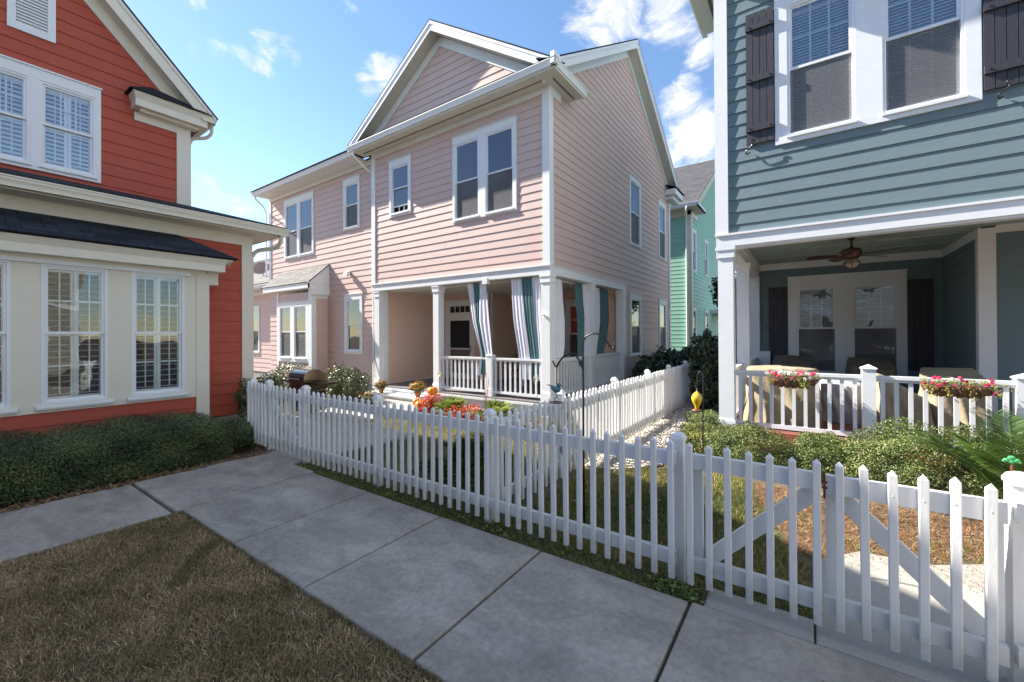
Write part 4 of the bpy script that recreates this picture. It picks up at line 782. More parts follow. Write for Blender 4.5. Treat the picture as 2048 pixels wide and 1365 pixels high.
# lawns
n = 170000; xy = np.stack([NR.uniform(-.05, 1.45, n), NR.uniform(.1, 4.72, n)], 1); xy[:,0] += 0
ok = (xy[:,0] < 1.412+.018*np.sin(xy[:,1]*9)+.012*np.sin(xy[:,1]*31)+.012*NR.normal(0,1,len(xy))) & (xy[:,0] > xy[:,1]*.062-.06) & (xy[:,1] < 4.73+.01*np.sin(xy[:,0]*17)); xy = xy[ok]
cl = vnoise(xy[:,0], xy[:,1], 3.1, 1)*.5+vnoise(xy[:,0], xy[:,1], 11, 3)*.5
den = NR.uniform(0,1,len(xy)) < .45+.55*vnoise(xy[:,0], xy[:,1], 17, 5); xy, cl = xy[den], cl[den]
edge = np.minimum(1.41-xy[:,0], 4.73-xy[:,1]); grn = (vnoise(xy[:,0], xy[:,1], 5.3, 8) > .955) | (edge < .03)
tint = np.where(grn, NR.uniform(.0,.45,len(xy)), .32+.5*cl+NR.normal(0,.22,len(xy))-.05)
o = blades('lawn_grass', xy, .036, .0046, GRASSB, z=np.full(len(xy), -.03), lean=1.1, tint=tint)
def gfield(name, n, x0, x1, y0, y1, cond, h, lean=.9, mat=GRASSG, brown=.35, w=.005):
    xy = np.stack([NR.uniform(x0,x1,n), NR.uniform(y0,y1,n)], 1); k = cond(xy[:,0], xy[:,1]); xy = xy[k]
    z = np.array([gz(a, b) for a, b in xy])-.03; c = vnoise(xy[:,0], xy[:,1], 2.7, 4)
    return blades(name, xy, h, w, mat, z=z, lean=lean, tint=.35+brown*(c-.4)+NR.normal(0,.22,len(xy)))
gfield('yard_grass', 60000, 2.9, 7.1, 2.3, 7.0, lambda x, y: ((y < 5.2) | (x > 4.8)) & ((x < 6.0) | (y < 4.2)) & (NR.uniform(0,1,len(x)) < 1.3-x*.12), .05, brown=.7, w=.006)
gfield('side_yard_grass', 45000, 2.9, 5.7, -.05, 2.15, lambda x, y: (x < np.where(y < 1.45, 5.6, 4.95)+.1*np.sin(y*5)) & ((x < 3.6) & (y > .02) | (y > .1+(x-3.6)*.28)), .05, brown=.6)
gfield('edge_grass', 9000, 2.655, 2.9, .55, 5.2, lambda x, y: x > 2.675+.012*np.sin(y*23)+.012*np.sin(y*7), .035, lean=1.3, brown=.1)
gfield('far_grass', 14000, 6.3, 12.5, .95, 1.55, lambda x, y: y < 1.45, .05, w=.008, brown=.1)
gfield('grill_side_grass', 14000, 4.7, 7.5, 8.6, 12, lambda x, y: (y > 9.0) | (x < 5.9), .06, w=.009, brown=.9)
# weeds at the foot of the fence
p = []; 
for k in range(150):
    y = R.choice([R.uniform(.56,.8), R.uniform(.5,2.6), R.uniform(.8,5.1)]); x = 2.77+R.uniform(-.09,.06)
    for j in range(R.randint(2,6)): p.append((x+R.uniform(-.025,.025), y+R.uniform(-.025,.025), R.uniform(-.01,.03)))
p = np.array(p); tag(leaves('weeds', p, np.tile([0,0,1.], (len(p),1)), .028, M_tint('weed_leaf', [(.05,.08,.02),(.10,.15,.03),(.17,.22,.05),(.25,.28,.08)], .5, .15), None, None, .7, .5), kind='stuff')
# bits blown onto the concrete
n = 170; P = np.stack([NR.uniform(1.45,2.62,n), NR.uniform(-.6,6.0,n), np.full(n,.004)], 1); P = np.concatenate([P, np.stack([NR.uniform(2.5,2.68,160), NR.uniform(.4,5.1,160), np.full(160,.004)], 1), np.stack([NR.uniform(0,2.6,110), NR.uniform(5.75,6.02,110), np.full(110,.004)], 1)])
tag(leaves('blown_debris', P, np.tile([0,0,1.], (len(P),1)), .013, M_tint('debris', [(.12,.08,.05),(.22,.16,.10),(.35,.30,.24),(.55,.52,.48)], .8), None, None, .45, .25, .3), kind='stuff')
# dry leaf litter under the hedge, fallen leaves
pts = []
for k in range(3400):
    x = R.uniform(-.2, 3.1); y0 = 6.0+.02*math.sin(x*9); y = y0+abs(R.gauss(0,.09)) if x < 2.75 else R.uniform(6.05, 6.9)
    pts.append((x, y, R.uniform(-.028,.012)))
pts = np.array(pts); tag(leaves('leaf_litter', pts, np.tile([0,0,1.], (len(pts),1)), .038, LITTER, None, None, .6, .45, .5), kind='stuff')
pts = np.array([(3.55+R.gauss(0,.3), 1.1+R.gauss(0,.45), -.0) for _ in range(26)]); tag(leaves('fallen_leaves', pts, np.tile([0,0,1.], (26,1)), .07, LITTER, None, None, .7, .3, .3), kind='stuff')
# pine straw beside the walk
n = 16000; xy = np.stack([NR.uniform(3.65,5.2,n), NR.uniform(-2.0,.5,n)], 1); k = (xy[:,0] > 3.72-np.minimum(0, xy[:,1]+.05)*.62+.02*np.sin(xy[:,1]*20)) & (xy[:,1] < .42-(4.3-xy[:,0])*.5+.1*np.sin(xy[:,0]*9)); xy = xy[k]
blades('pine_straw', xy, .035, .0045, STRAW, z=np.full(len(xy), -.03), lean=3.2, tint=NR.uniform(0,1,len(xy)))
n = 500; xy = np.stack([3.95+NR.normal(0,.16,n), NR.uniform(-1.3,-.05,n)], 1); blades('straw_on_walk', xy, .022, .003, STRAW, z=np.full(n, .0), lean=5, tint=NR.uniform(0,1,n))
gfield('straw_grass', 3500, 3.7, 5.0, -1.7, .35, lambda x, y: (np.abs(x-4.35-.25*np.sin(y*4)) < .16) | (x < 3.8-np.minimum(0, y)*.62), .045, brown=.1)
# gravel path
n = 12000; gx = 4.72+(NR.uniform(0,1,n)**1.35)*6.6; gy = NR.uniform(1.44, 2.25, n); gy = np.where(gx < 5.3, np.maximum(gy, 1.45+(5.3-gx)*.75), gy); V = []; T = []
ob = np.array([(1,0,0),(-1,0,0),(0,1,0),(0,-1,0),(0,0,1),(0,0,-1)], float); of = np.array([(0,2,4),(2,1,4),(1,3,4),(3,0,4),(2,0,5),(1,2,5),(3,1,5),(0,3,5)])
sz = NR.uniform(.008,.017,n)*(1+(gx-5)*.10); jit = NR.normal(0,.18,(n,6,3)); vv = (ob[None]+jit)*sz[:,None,None]*np.array([1.2,1,.7])+np.stack([gx,gy,NR.uniform(-.02,.0,n)],1)[:,None,:]
T = (np.arange(n)*6)[:,None,None]+of[None]
tag(tri_mesh('gravel', vv.reshape(-1,3), T.reshape(-1,3), M_tint('gravel_stone', [(.30,.25,.21),(.50,.44,.38),(.64,.59,.53),(.76,.73,.68)], .8), None, np.repeat(NR.uniform(0,1,n), 8)), kind='stuff')
m = MB(); m.face([(4.72,1.95,-.022),(5.3,1.46,-.022),(13,1.46,-.022),(13,2.27,-.022),(4.72,2.27,-.022)]); tag(m.build('gravel_path', M_('gravel_bed', (.42,.37,.32), .9, .3, 60, .8, 90), loc=(0,0,0)), kind='structure')

# =================================================================== FENCES
PK = {}
def picket_mb(w=.0365, d=.028, z0=.05, z1=.925):
    a, b = d/2, w/2; c = .0035; m = MB(); ring = [(-a+c,-b),(a-c,-b),(a,-b+c),(a,b-c),(a-c,b),(-a+c,b),(-a,b-c),(-a,-b+c)]; i = 0
    for z in (z0, z1-.024): m.v += [(x, y, z) for x, y in ring]
    m.v.append((0, 0, z1)); m.f = [tuple(range(8))[::-1]]+[(k, (k+1) % 8, 8+(k+1) % 8, 8+k) for k in range(8)]+[(8+k, 8+(k+1) % 8, 16) for k in range(8)]
    for zz in (.80, .165): m.ball((-a, .003, zz), .0022, .0035, .0035, 6, 4)
    return m
def pickets(par, axis, c, us, z0=.05, z1=.925):
    first = None
    for u in us:
        dz = R.uniform(-.006,.006); x, y = (c, u) if axis == 'X' else (u, c)
        x += R.uniform(-.002,.002) if axis == 'Y' else 0; 
        if first is None or R.random() < .0:
            m = picket_mb(z0=z0, z1=z1) if axis == 'X' else picket_mb(w=.028, d=.0365, z0=z0, z1=z1); b = LOC[par.name]
            m.v = [(p[0]+b.x, p[1]+b.y, p[2]+b.z) for p in m.v]; first = m.build('picket', FENCEW, par); o = first
        else: o = first.copy(); C.objects.link(o)
        o.location = (x-LOC[par.name].x, y-LOC[par.name].y, -LOC[par.name].z*0+dz)
        o.rotation_euler = (R.gauss(0,.004), R.gauss(0,.004), R.gauss(0,.02))
def fpost(par, x, y, z1=.955, w=.074, name='post'):
    a = w/2; m = MB(); m.box(x-a, x+a, y-a, y+a, -.05, z1-.055)
    for (e0, za, e1, zb) in ((.006, z1-.055, .006, z1-.04),): m.box(x-a-e0, x+a+e0, y-a-e0, y+a+e0, za, zb)
    i = len(m.v); q = a+.006
    for (r, z) in ((q, z1-.04), (q*.8, z1-.018), (q*.42, z1-.004)): m.v += [(x-r,y-r,z),(x+r,y-r,z),(x+r,y+r,z),(x-r,y+r,z)]
    m.v.append((x, y, z1)); m.f += [(i+r*4+k, i+r*4+(k+1) % 4, i+r*4+4+(k+1) % 4, i+r*4+4+k) for r in range(2) for k in range(4)]+[(i+8+k, i+8+(k+1) % 4, i+12) for k in range(4)]
    return m.build(name, FENCEW, par)
FX = 2.76; RX0, RX1 = 2.779, 2.817
def rail(par, x0, x1, y0, y1, z0, z1, name='rail'):
    return board(par, name, FENCEW, (x0, x1, y0, y1, z0, z1))
F1 = empty('picket_fence', (2.8, 2.9, 0), 'long white picket fence along the sidewalk between the two gates', 'fence')
pickets(F1, 'X', FX, [.721+.1066*k for k in range(43)]); rail(F1, RX0, RX1, .70, 5.24, .755, .845); rail(F1, RX0, RX1, .70, 5.24, .125, .21)
for y, z in ((.70,.955),(2.26,.955),(3.79,.955),(5.24,.96)): fpost(F1, 2.865, y, z)
F2 = empty('picket_fence', (2.8, 6.45, 0), 'short stub of white picket fence between the far gate and the red house', 'fence')
pickets(F2, 'X', FX, [6.19,6.29,6.39,6.49,6.60], .08, .94); rail(F2, RX0, RX1, 6.16, 6.7, .77, .86); rail(F2, RX0, RX1, 6.16, 6.7, .15, .235); fpost(F2, 2.865, 6.2, .975); fpost(F2, 2.865, 6.68, .965)
G1 = empty('garden_gate', (2.8, 5.7, 0), 'white picket garden gate with a diagonal brace nearest the red house', 'gate')
pickets(G1, 'X', FX, [5.319,5.424,5.531,5.644,5.758,5.863,5.964,6.089], .08, .935); rail(G1, RX0, RX1, 5.30, 6.13, .765, .85); rail(G1, RX0, RX1, 5.30, 6.13, .15, .235)
m = MB(); m.bar((2.815, 5.36, .24), (2.815, 6.06, .75), .075, .022, up=(1,0,0)); m.v = [(x, y, z) for x, y, z in m.v]; m.build('brace', FENCEW, G1)
# double gate
HING = M_('rusty_metal', (.16,.07,.04), .6, .3, 60, metal=.6)
G2 = empty('garden_gate', (2.8, .29, 0), 'left leaf of the white double picket gate, brace rising to the right', 'gate', 'double gate leaves')
pickets(G2, 'X', FX, [.607,.501,.396,.290,.184,.079,-.027]); rail(G2, RX0, RX1, -.045, .636, .755, .845); rail(G2, RX0, RX1, -.045, .636, .115, .205)
board(G2, 'stile', FENCEW, (RX1, RX1+.034, .545, .633, .205, .755)); m = MB(); m.bar((RX1+.017, .50, .22), (RX1+.017, -.02, .735), .085, .034, up=(1,0,0)); m.build('brace', FENCEW, G2)
G3 = empty('garden_gate', (2.8, -.37, 0), 'right leaf of the white double picket gate, brace falling to the right', 'gate', 'double gate leaves')
pickets(G3, 'X', FX, [-.122,-.227,-.332,-.438,-.546,-.653]); rail(G3, RX0, RX1, -.713, -.060, .745, .84); rail(G3, RX0, RX1, -.713, -.060, .115, .20)
board(G3, 'stile', FENCEW, (RX1, RX1+.034, -.710, -.655, .2, .745)); board(G3, 'stile', FENCEW, (RX1, RX1+.034, -.11, -.066, .2, .745)); m = MB(); m.bar((RX1+.017, -.12, .735), (RX1+.017, -.65, .215), .085, .034, up=(1,0,0)); m.build('brace', FENCEW, G3)
m = MB(); m.box(2.765, 2.779, -.066, -.056, .72, .86); m.box(2.772, 2.782, -.075, -.05, .80, .81); m.box(2.772, 2.782, -.075, -.05, .77, .78); m.build('latch', HING, G3)
F3 = empty('picket_fence', (2.8, -1.4, 0), 'white picket fence resuming right of the double gate at the picture edge', 'fence')
pickets(F3, 'X', FX, [-.845,-.95,-1.06,-1.165,-1.27]); rail(F3, RX0, RX1, -3, -.74, .755, .845); rail(F3, RX0, RX1, -3, -.74, .125, .21); fpost(F3, 2.865, -.785, .965, .1)
F4 = empty('picket_fence', (7, 2.2, 0), 'white picket fence running back between the gravel path and the pink house yard', 'fence')
pickets(F4, 'Y', 2.2, [2.956+.1063*k for k in range(81)], .05, .925); rail(F4, 2.9, 11.6, 2.222, 2.26, .76, .845); rail(F4, 2.9, 11.6, 2.222, 2.26, .13, .215)
for x in (4.22, 5.83, 7.36, 8.72, 10.13, 11.5): fpost(F4, x, 2.305, .965)

# =================================================================== HEDGES, SHRUBS
def boxhedge(o, x0, x1, y0, y1, z1, n, size, mat, seed=0, rnd=.07):
    f = NR.uniform(0,1,n); k = f < .55; u = NR.uniform(0,1,n); v = NR.uniform(0,1,n); dp = NR.uniform(0,1,n)**2*.16
    X = x0+(x1-x0)*u; top = z1+.02*np.sin(X*5+seed)+.015*np.sin(X*13)
    Y = np.where(k, y0+dp, y0+(y1-y0)*v); Z = np.where(k, v*top, top-dp); N_ = np.where(k[:,None], np.array([[0,-1,.25]]), np.array([[0,-.2,1.]]))
    r = .10; ed = np.maximum(0, (Z-(top-r))/r)*np.maximum(0, 1-(Y-y0)/r); Y = Y+ed*.06; Z = Z-ed*.03
    e = (X > x1-.25) ; Y = np.where(e, Y+((X-(x1-.25))/.25)**2*.12, Y); Z = np.where(e, Z-((X-(x1-.25))/.25)**2*.06, Z)
    sh = (np.sin(X*71+Y*37)*np.sin(Y*83+X*19) > .80) & (Z > top-.06); Z = Z+np.where(sh, NR.uniform(0,.06,n), 0)
    p = np.stack([X,Y,Z],1)+NR.normal(0,.012,(n,3)); k = p[:,2] > 0; p, N_ = p[k], N_[k]
    ti = .42+.3*np.sin(p[:,0]*8+seed)*np.sin(p[:,2]*11+p[:,0]*3)+NR.normal(0,.22,len(p)); 
    return leaves('foliage', p, N_, size, mat, o, ti, .5, .75)
H1 = empty('hedge', (1.2, 6.7, 0), 'clipped dark green hedge under the red house bay window', 'hedge')
boxhedge(H1, -.4, 2.45, 6.22, 7.55, .50, 80000, .0205, HEDGE); m = MB(); m.box(-.4, 2.32, 6.42, 7.5, -.02, .40); m.build('dark_core', M_('hedge_dark_core', (.03,.028,.018), .95, .4, 30, 1, 40), H1)  # solid dark box added inside the leaves as the hedge's shaded interior
bush('shrub', (2.66,6.62,.17), (.27,.30,.24), 9000, .026, HEDGE, 'small rounded shrub at the end of the clipped hedge by the fence corner', seed=3)
# shrubs in front of the teal porch
SG = 'boxwood shrubs in front of the teal porch'
bush('shrub', (6.95,1.28,.14), (.62,.34,.26), 20000, .023, BOX, 'low shrub behind the yellow green one left of the white porch column', group=SG, seed=1)
bush('shrub', (6.15,1.22,.10), (.42,.33,.24), 16000, .020, BOXY, 'yellow green low shrub beside the gravel behind the amber feeder', group=SG, seed=2)
bush('shrub', (5.85,.62,.17), (.45,.48,.29), 26000, .0195, BOX, 'rounded boxwood at the foot of the white porch column', group=SG, seed=4)
bush('shrub', (5.88,-.12,.18), (.40,.33,.29), 20000, .0195, BOX, 'small boxwood mound, second from the porch column', group=SG, seed=5)
bush('shrub', (5.80,-.98,.21), (.62,.70,.41), 62000, .020, BOX, 'large wide boxwood mound beside the sago palm', group=SG, seed=6, flat=.85)
# dark shrubs at the end of the path
bush('shrub', (9.4,1.70,.80), (.42,.34,.82), 8000, .07, HOLLY, 'tall dark holly at the end of the picket fence and gravel path', seed=7, bump=.1)
bush('shrub', (11.4,3.45,.35), (.75,.5,.62), 5000, .10, HOLLY, 'dark glossy shrub below the first ground floor window of the pink side wall', group='dark shrubs along the pink side wall', seed=8)
bush('shrub', (13.1,3.5,.4), (.9,.5,.68), 5000, .10, HOLLY, 'dark glossy shrub in the middle of the row along the pink side wall', group='dark shrubs along the pink side wall', seed=9)
bush('shrub', (15.4,3.4,.4), (1.2,.5,.68), 6000, .11, HOLLY, 'dark glossy shrub furthest back along the pink side wall', group='dark shrubs along the pink side wall', seed=10)
def tree(x, y, h, cr, n, leaf, mat, label, seed=0, trunk=.09):
    o = empty('tree', (x, y, 0), label, 'tree'); m = MB(); m.tube(smooth_path([(x,y,-.1),(x+.05,y,h*.3),(x-.04,y+.05,h*.6),(x,y,h*.85)]), [trunk*(1-.6*i/18) for i in range(19)], 8)
    for i in range(7):
        a = i*2.4+seed; z = h*(.35+.07*i); m.tube([(x,y,z), (x+math.cos(a)*cr*.4, y+math.sin(a)*cr*.4, z+.3), (x+math.cos(a)*cr*.75, y+math.sin(a)*cr*.75, z+.7)], [trunk*.4,trunk*.25,.01], 6)
    m.build('trunk', BARK, o); P = []; Nn = []
    for i in range(16):
        a = i*2.4+seed; rr = cr*.62*math.sqrt((i+.5)/16); c = (x+math.cos(a)*rr, y+math.sin(a)*rr, h*(.55+.42*R.random())); p, nr, d = cloud(c, (cr*.42,cr*.42,cr*.34), n//16, .7, .15, i); P.append(p); Nn.append(nr)
    p = np.concatenate(P); nr = np.concatenate(Nn); leaves('crown', p, nr, leaf, mat, o, .45+.25*np.sin(p[:,0]*4)*np.sin(p[:,2]*5)+NR.normal(0,.2,len(p)), .5, .8); return o
tree(14.2,1.75,3.3,.85,5000,.12,HOLLY,'small dark tree beyond the end of the gravel path, seen beside the porch column',1)
tree(20,1.2,4.2,1.3,5000,.16,HOLLY,'broad dark tree far back between the mint and teal houses',2)
# palms
def frond(V, T, A, base, az, L_, rise, droop, leafl, nl=26, tw=.5, w=.012, stemr=.006, tint=.5, up=.35):
    base = np.array(base, float); hd = np.array([math.cos(az), math.sin(az), 0]); side = np.array([-math.sin(az), math.cos(az), 0])
    def pt(t): return base+hd*L_*(t*math.cos(rise)+0*t)+np.array([0,0,1])*(L_*(t*math.sin(rise)-droop*t*t))
    def quad(a, b, c, d, ti):
        i = sum(len(v) for v in V); V.append(np.array([a,b,c,d])); T.append(np.array([[i,i+1,i+2],[i,i+2,i+3]])); A.extend([ti,ti])
    N_ = 12
    for k in range(N_):
        a, b = pt(k/N_), pt((k+1)/N_); r0 = stemr*(1-.8*k/N_); quad(a-side*r0, a+side*r0, b+side*r0*.9, b-side*r0*.9, tint+.25); quad(a-np.array([0,0,r0]), a+np.array([0,0,r0]), b+np.array([0,0,r0*.9]), b-np.array([0,0,r0*.9]), tint+.2)
    for k in range(nl):
        t = .12+.88*(k+.5)/nl; p = pt(t); d = pt(min(1, t+.02))-pt(t-.02); d /= np.linalg.norm(d); nrm = np.cross(side, d); ll = leafl*math.sin(math.pi*(.12+.8*t))**.7*R.uniform(.85,1.1)
        for sg in (-1, 1):
            dr = d*tw+side*sg*(1-tw*.4)+(-nrm if nrm[2] < 0 else nrm)*up; dr /= np.linalg.norm(dr); e = p+dr*ll-np.array([0,0,ll*ll*.9*droop]); md = p+dr*ll*.5; q = np.cross(dr, nrm); q = q/np.linalg.norm(q)*w*.5*R.uniform(.8,1.2); ti = tint+R.gauss(0,.24)
            quad(p-q*.6, md-q, e, md+q, ti); 
def palm(name, c, n, L_, leafl, mat, label, cat='palm', group=None, rise=(.25,1.3), droop=.55, tint=.5, nl=26, w=.012, seed=0, up=.35, stemr=.006, azr=None, tw=.5, wt=.5):
    o = empty(name, (c[0],c[1],c[2]), label, cat, group)
    for i in range(n):
        V, T, A = [], [], []; az = (i*2.39996+seed) if azr is None else azr[0]+(azr[1]-azr[0])*((i*.618+seed) % 1); f = R.random()
        frond(V, T, A, (c[0],c[1],c[2]+.04), az, L_*R.uniform(.8,1.1), rise[0]+(rise[1]-rise[0])*((i*.37+.11) % 1), droop*R.uniform(.8,1.2), leafl, nl, tw, w, stemr, tint+.1*math.sin(i*1.7), up)
        tri_mesh('frond', np.concatenate(V), np.concatenate(T), mat, o, np.clip(np.array(A),0,1))
    m = MB(); m.lathe((c[0],c[1],c[2]-.05), [(.06,0),(.07,.05),(.05,.11),(.02,.14)], 10); m.build('trunk', BARK, o); return o
palm('palm', (6.25,5.90,-.11), 34, .62, .24, PALM, 'small feathery palm in the bed, left of the porch newel post', group='feathery palms in the flower bed', seed=.3, tint=.66, w=.010, nl=17, droop=.45, rise=(.7,1.5), up=.2)
palm('palm', (6.2,4.75,-.11), 34, .66, .24, PALM, 'small feathery palm in the bed, nearest the porch corner column', group='feathery palms in the flower bed', seed=1.7, tint=.64, w=.010, nl=17, droop=.45, rise=(.7,1.5), up=.2)
palm('palm', (3.45,3.02,-.06), 34, .82, .26, PALM, 'shaded feathery palm right behind the sidewalk picket fence', seed=.9, tint=.30, w=.006, nl=28, droop=.5, rise=(.6,1.4))
palm('sago_palm', (5.15,-1.36,.10), 22, 1.15, .21, SAGO, 'large sago palm with arching stiff fronds at the right edge', seed=.5, tint=.5, w=.0075, nl=38, droop=.38, up=.25, stemr=.008, rise=(.9,1.45), tw=.5)
# plants by the grill
bush('shrub', (6.35,9.75,.25), (.55,.62,.50), 7000, .055, GLOSSY, 'glossy light speckled shrub right of the grill below the pink wing', zmin=-.1, seed=11, bump=.12)
bush('shrub', (3.35,7.5,.55), (.34,.55,.34), 5000, .045, HEDGE, 'dark shrub peeking over the garden gate left of the grill', zmin=0, seed=12)
bush('shrub', (6.9,13.4,.2), (.4,1.2,.5), 3500, .06, GLOSSY, 'low shrub under the bay window behind the grill', zmin=-.1, seed=13)
# =================================================================== HOUSES REFLECTED IN THE WINDOWS
def mirror_house(x0, x1, y0, y1, h, axis, label, col, face):
    H = empty('house', ((x0+x1)/2, (y0+y1)/2, 0), label, 'house', 'clapboard houses around the yard'); S = M_siding('cream_siding', col)
    m = MB(); siding(m, 'X', x1, (y0, y1), 0, h, s=1); siding(m, 'Y', y1, (x0, x1), 0, h, s=1); siding(m, 'X', x0, (y0, y1), 0, h); siding(m, 'Y', y0, (x0, x1), 0, h); m.build('siding', S, H)
    board(H, 'trim', TRIM, (x1, x1+.03, y0, y1, h-.3, h), (x0, x1, y1, y1+.03, h-.3, h), (x1, x1+.04, y1-.15, y1+.04, 0, h), (x1, x1+.04, y0, y0+.15, 0, h), (x0, x0+.15, y1, y1+.04, 0, h), (x0, x1, y1, y1+.03, 2.9, 3.1), (x1, x1+.03, y0, y1, 2.9, 3.1))
    if axis == 'Y': gable_roof(H, 'Y', (x0+x1)/2, h+2.4, (x1-x0)/2+.3, h, y0-.3, y1+.3, DARKSH, TRIM, SOFF); plain(H, S, [(x0,y1,h),(x1,y1,h),((x0+x1)/2,y1,h+2.2)], name='gable_wall')
    else: gable_roof(H, 'X', (y0+y1)/2, h+2.4, (y1-y0)/2+.3, h, x0-.3, x1+.3, DARKSH, TRIM, SOFF); plain(H, S, [(x1,y0,h),(x1,y1,h),(x1,(y0+y1)/2,h+2.2)], name='gable_wall')
    for z in (.9, 3.9):
        m = MB(); g = MB(); u = y0+1.0
        while u < y1-1.2: m.box(x1, x1+.05, u, u+1.0, z, z+1.8); g.box(x1+.05, x1+.06, u+.1, u+.9, z+.1, z+1.7); u += 2.3
        u = x0+1.0
        while u < x1-1.2: m.box(u, u+1.0, y1, y1+.05, z, z+1.8); g.box(u+.1, u+.9, y1+.05, y1+.06, z+.1, z+1.7); u += 2.3
        w = m.build('window', TRIM, H); g.build('pane', ROOM, w)
mirror_house(-5.5, 4.5, -21, -13, 6.2, 'Y', 'cream clapboard house reflected in the bay windows of the red house', (.32,.30,.25), 'Y')
mirror_house(-21, -12, -14, 9, 5.4, 'X', 'pale cream house reflected in the front windows of the pink and teal houses', (.60,.57,.48), 'X')

# =================================================================== CURTAINS
def cloth(parent, name, mat, ax, c, rows, amp=.013, freq=75, seed=0):
    """rows = (z, u0, u1) from the rod down; the cloth gathers in folds between u0 and u1"""
    m = MB(); nu = 44; nz = 40; zs = [rows[0][0]+(rows[-1][0]-rows[0][0])*j/nz for j in range(nz+1)]
    def at(z):
        for a, b in zip(rows, rows[1:]):
            if b[0] <= z <= a[0]:
                t = (a[0]-z)/(a[0]-b[0]+1e-9); return a[1]+(b[1]-a[1])*t, a[2]+(b[2]-a[2])*t
        return rows[-1][1:]
    W0 = abs(rows[0][2]-rows[0][1])
    for j, z in enumerate(zs):
        u0, u1 = at(z); t = j/nz
        for i in range(nu+1):
            s = i/nu; n = amp*(.5+t*.9)*(math.sin(s*W0*freq+seed+t*1.5)+.5*math.sin(s*W0*freq*1.9+seed*2+t*3))+.02*math.sin(t*3+seed)
            p = (c+n, u0+(u1-u0)*s, z) if ax == 'X' else (u0+(u1-u0)*s, c+n, z); m.v.append(p)
    m.f = [(j*(nu+1)+i, j*(nu+1)+i+1, (j+1)*(nu+1)+i+1, (j+1)*(nu+1)+i) for j in range(nz) for i in range(nu)]
    return m.build(name, mat, parent, smooth=True)
CG = 'outdoor curtains of the pink house porch'
o = empty('curtain', (7.64,6.4,.6), 'slim white and teal outdoor curtain left of the porch newel post', 'curtain', CG); c = 7.645
cloth(o, 'white_panel', WHITECURT, 'X', c, [(2.80,6.73,6.54),(1.9,6.55,6.42),(1.1,6.28,6.21),(.62,6.42,6.28)], seed=1); cloth(o, 'teal_panel', TEALCURT, 'X', c, [(2.81,6.54,6.32),(1.9,6.43,6.30),(1.1,6.22,6.12),(.66,6.28,6.12)], seed=2); cloth(o, 'white_panel', WHITECURT, 'X', c, [(2.81,6.32,6.13),(1.9,6.31,6.02),(1.1,6.13,5.93),(.7,6.13,5.94)], seed=3)
o = empty('curtain', (7.64,5,.6), 'wide white, teal and white curtain left of the porch corner column', 'curtain', CG)
cloth(o, 'white_panel', WHITECURT, 'X', c, [(2.80,5.40,5.12),(1.9,5.33,5.03),(1.1,5.20,4.93),(.60,5.18,4.93)], seed=4); cloth(o, 'teal_panel', TEALCURT, 'X', c, [(2.81,5.12,4.85),(1.9,5.04,4.80),(1.1,4.94,4.70),(.62,4.95,4.72)], seed=5); cloth(o, 'white_panel', WHITECURT, 'X', c, [(2.81,4.85,4.60),(1.9,4.81,4.59),(1.1,4.71,4.59),(.60,4.72,4.59)], seed=6)
c = 4.485; o = empty('curtain', (8.1,4.49,1.05), 'white curtain just right of the porch corner column', 'curtain', CG); cloth(o, 'white_panel', WHITECURT, 'Y', c, [(2.80,7.80,8.33),(1.9,7.80,8.44),(1.3,7.82,8.36),(1.06,7.82,8.26)], seed=7)
o = empty('curtain', (9.3,4.49,.8), 'teal and white curtain left of the middle column on the porch side', 'curtain', CG); cloth(o, 'teal_panel', TEALCURT, 'Y', c, [(2.80,8.98,9.34),(1.9,9.05,9.42),(1.1,9.02,9.33),(.80,9.1,9.3)], seed=8); cloth(o, 'white_panel', WHITECURT, 'Y', c, [(2.80,9.34,9.6),(1.9,9.42,9.6),(1.1,9.34,9.58),(.9,9.3,9.5)], seed=9)
o = empty('curtain', (10.4,4.49,1), 'white and teal curtain right of the middle column on the porch side', 'curtain', CG); cloth(o, 'white_panel', WHITECURT, 'Y', c, [(2.78,9.95,10.34),(1.9,10.0,10.36),(1.06,9.95,10.14)], seed=10); cloth(o, 'teal_panel', TEALCURT, 'Y', c, [(2.78,10.34,10.86),(2.0,10.37,10.98),(1.4,10.3,10.86),(1.06,10.15,10.62)], seed=11)

# =================================================================== PORCH FURNITURE (pink)
CH = M_('wrought_iron', (.05,.05,.055), .5, .1, 10)
def chair(x, y, rz, label, g):
    o = empty('chair', (x, y, .17), label, 'chair', g); L0 = []
    m = MB(); m.lathe((x,y,.58), [(.20,0),(.22,.01),(.22,.025),(.20,.035)], 20); m.rotz(rz,(x,y)); m.build('seat', CH, o)
    for sx, sy in ((-1,-1),(1,-1),(-1,1),(1,1)):
        m = MB(); m.tube([(x+sx*.15,y+sy*.15,.59),(x+sx*.2,y+sy*.2,.17)], .011, 6); m.rotz(rz,(x,y)); m.build('leg', CH, o)
    m = MB(); arc = [(x-.2*math.cos(math.pi*t/12), y+.17, .62+.42*math.sin(math.pi*t/12)) for t in range(13)]; m.tube(arc, .011, 6)
    for k in (-.1,0,.1): m.tube([(x+k,y+.17,.6),(x+k,y+.17,.62+.42*math.sqrt(max(0,1-(k/.2)**2)))], .006, 5)
    m.rotz(rz,(x,y)); m.build('backrest', CH, o)
chair(9.0,5.55,.6,'black iron chair behind the porch railing, nearer the newel post','iron chairs on the pink porch'); chair(9.4,6.55,-1.2,'black iron chair in front of the corner board deeper on the porch','iron chairs on the pink porch')
o = empty('table', (9.9,5.9,.17), 'small weathered white table against the peach porch wall', 'table'); m = MB(); m.box(9.6,10.3,5.4,6.5,.86,.90); m.build('tabletop', TRIM, o)
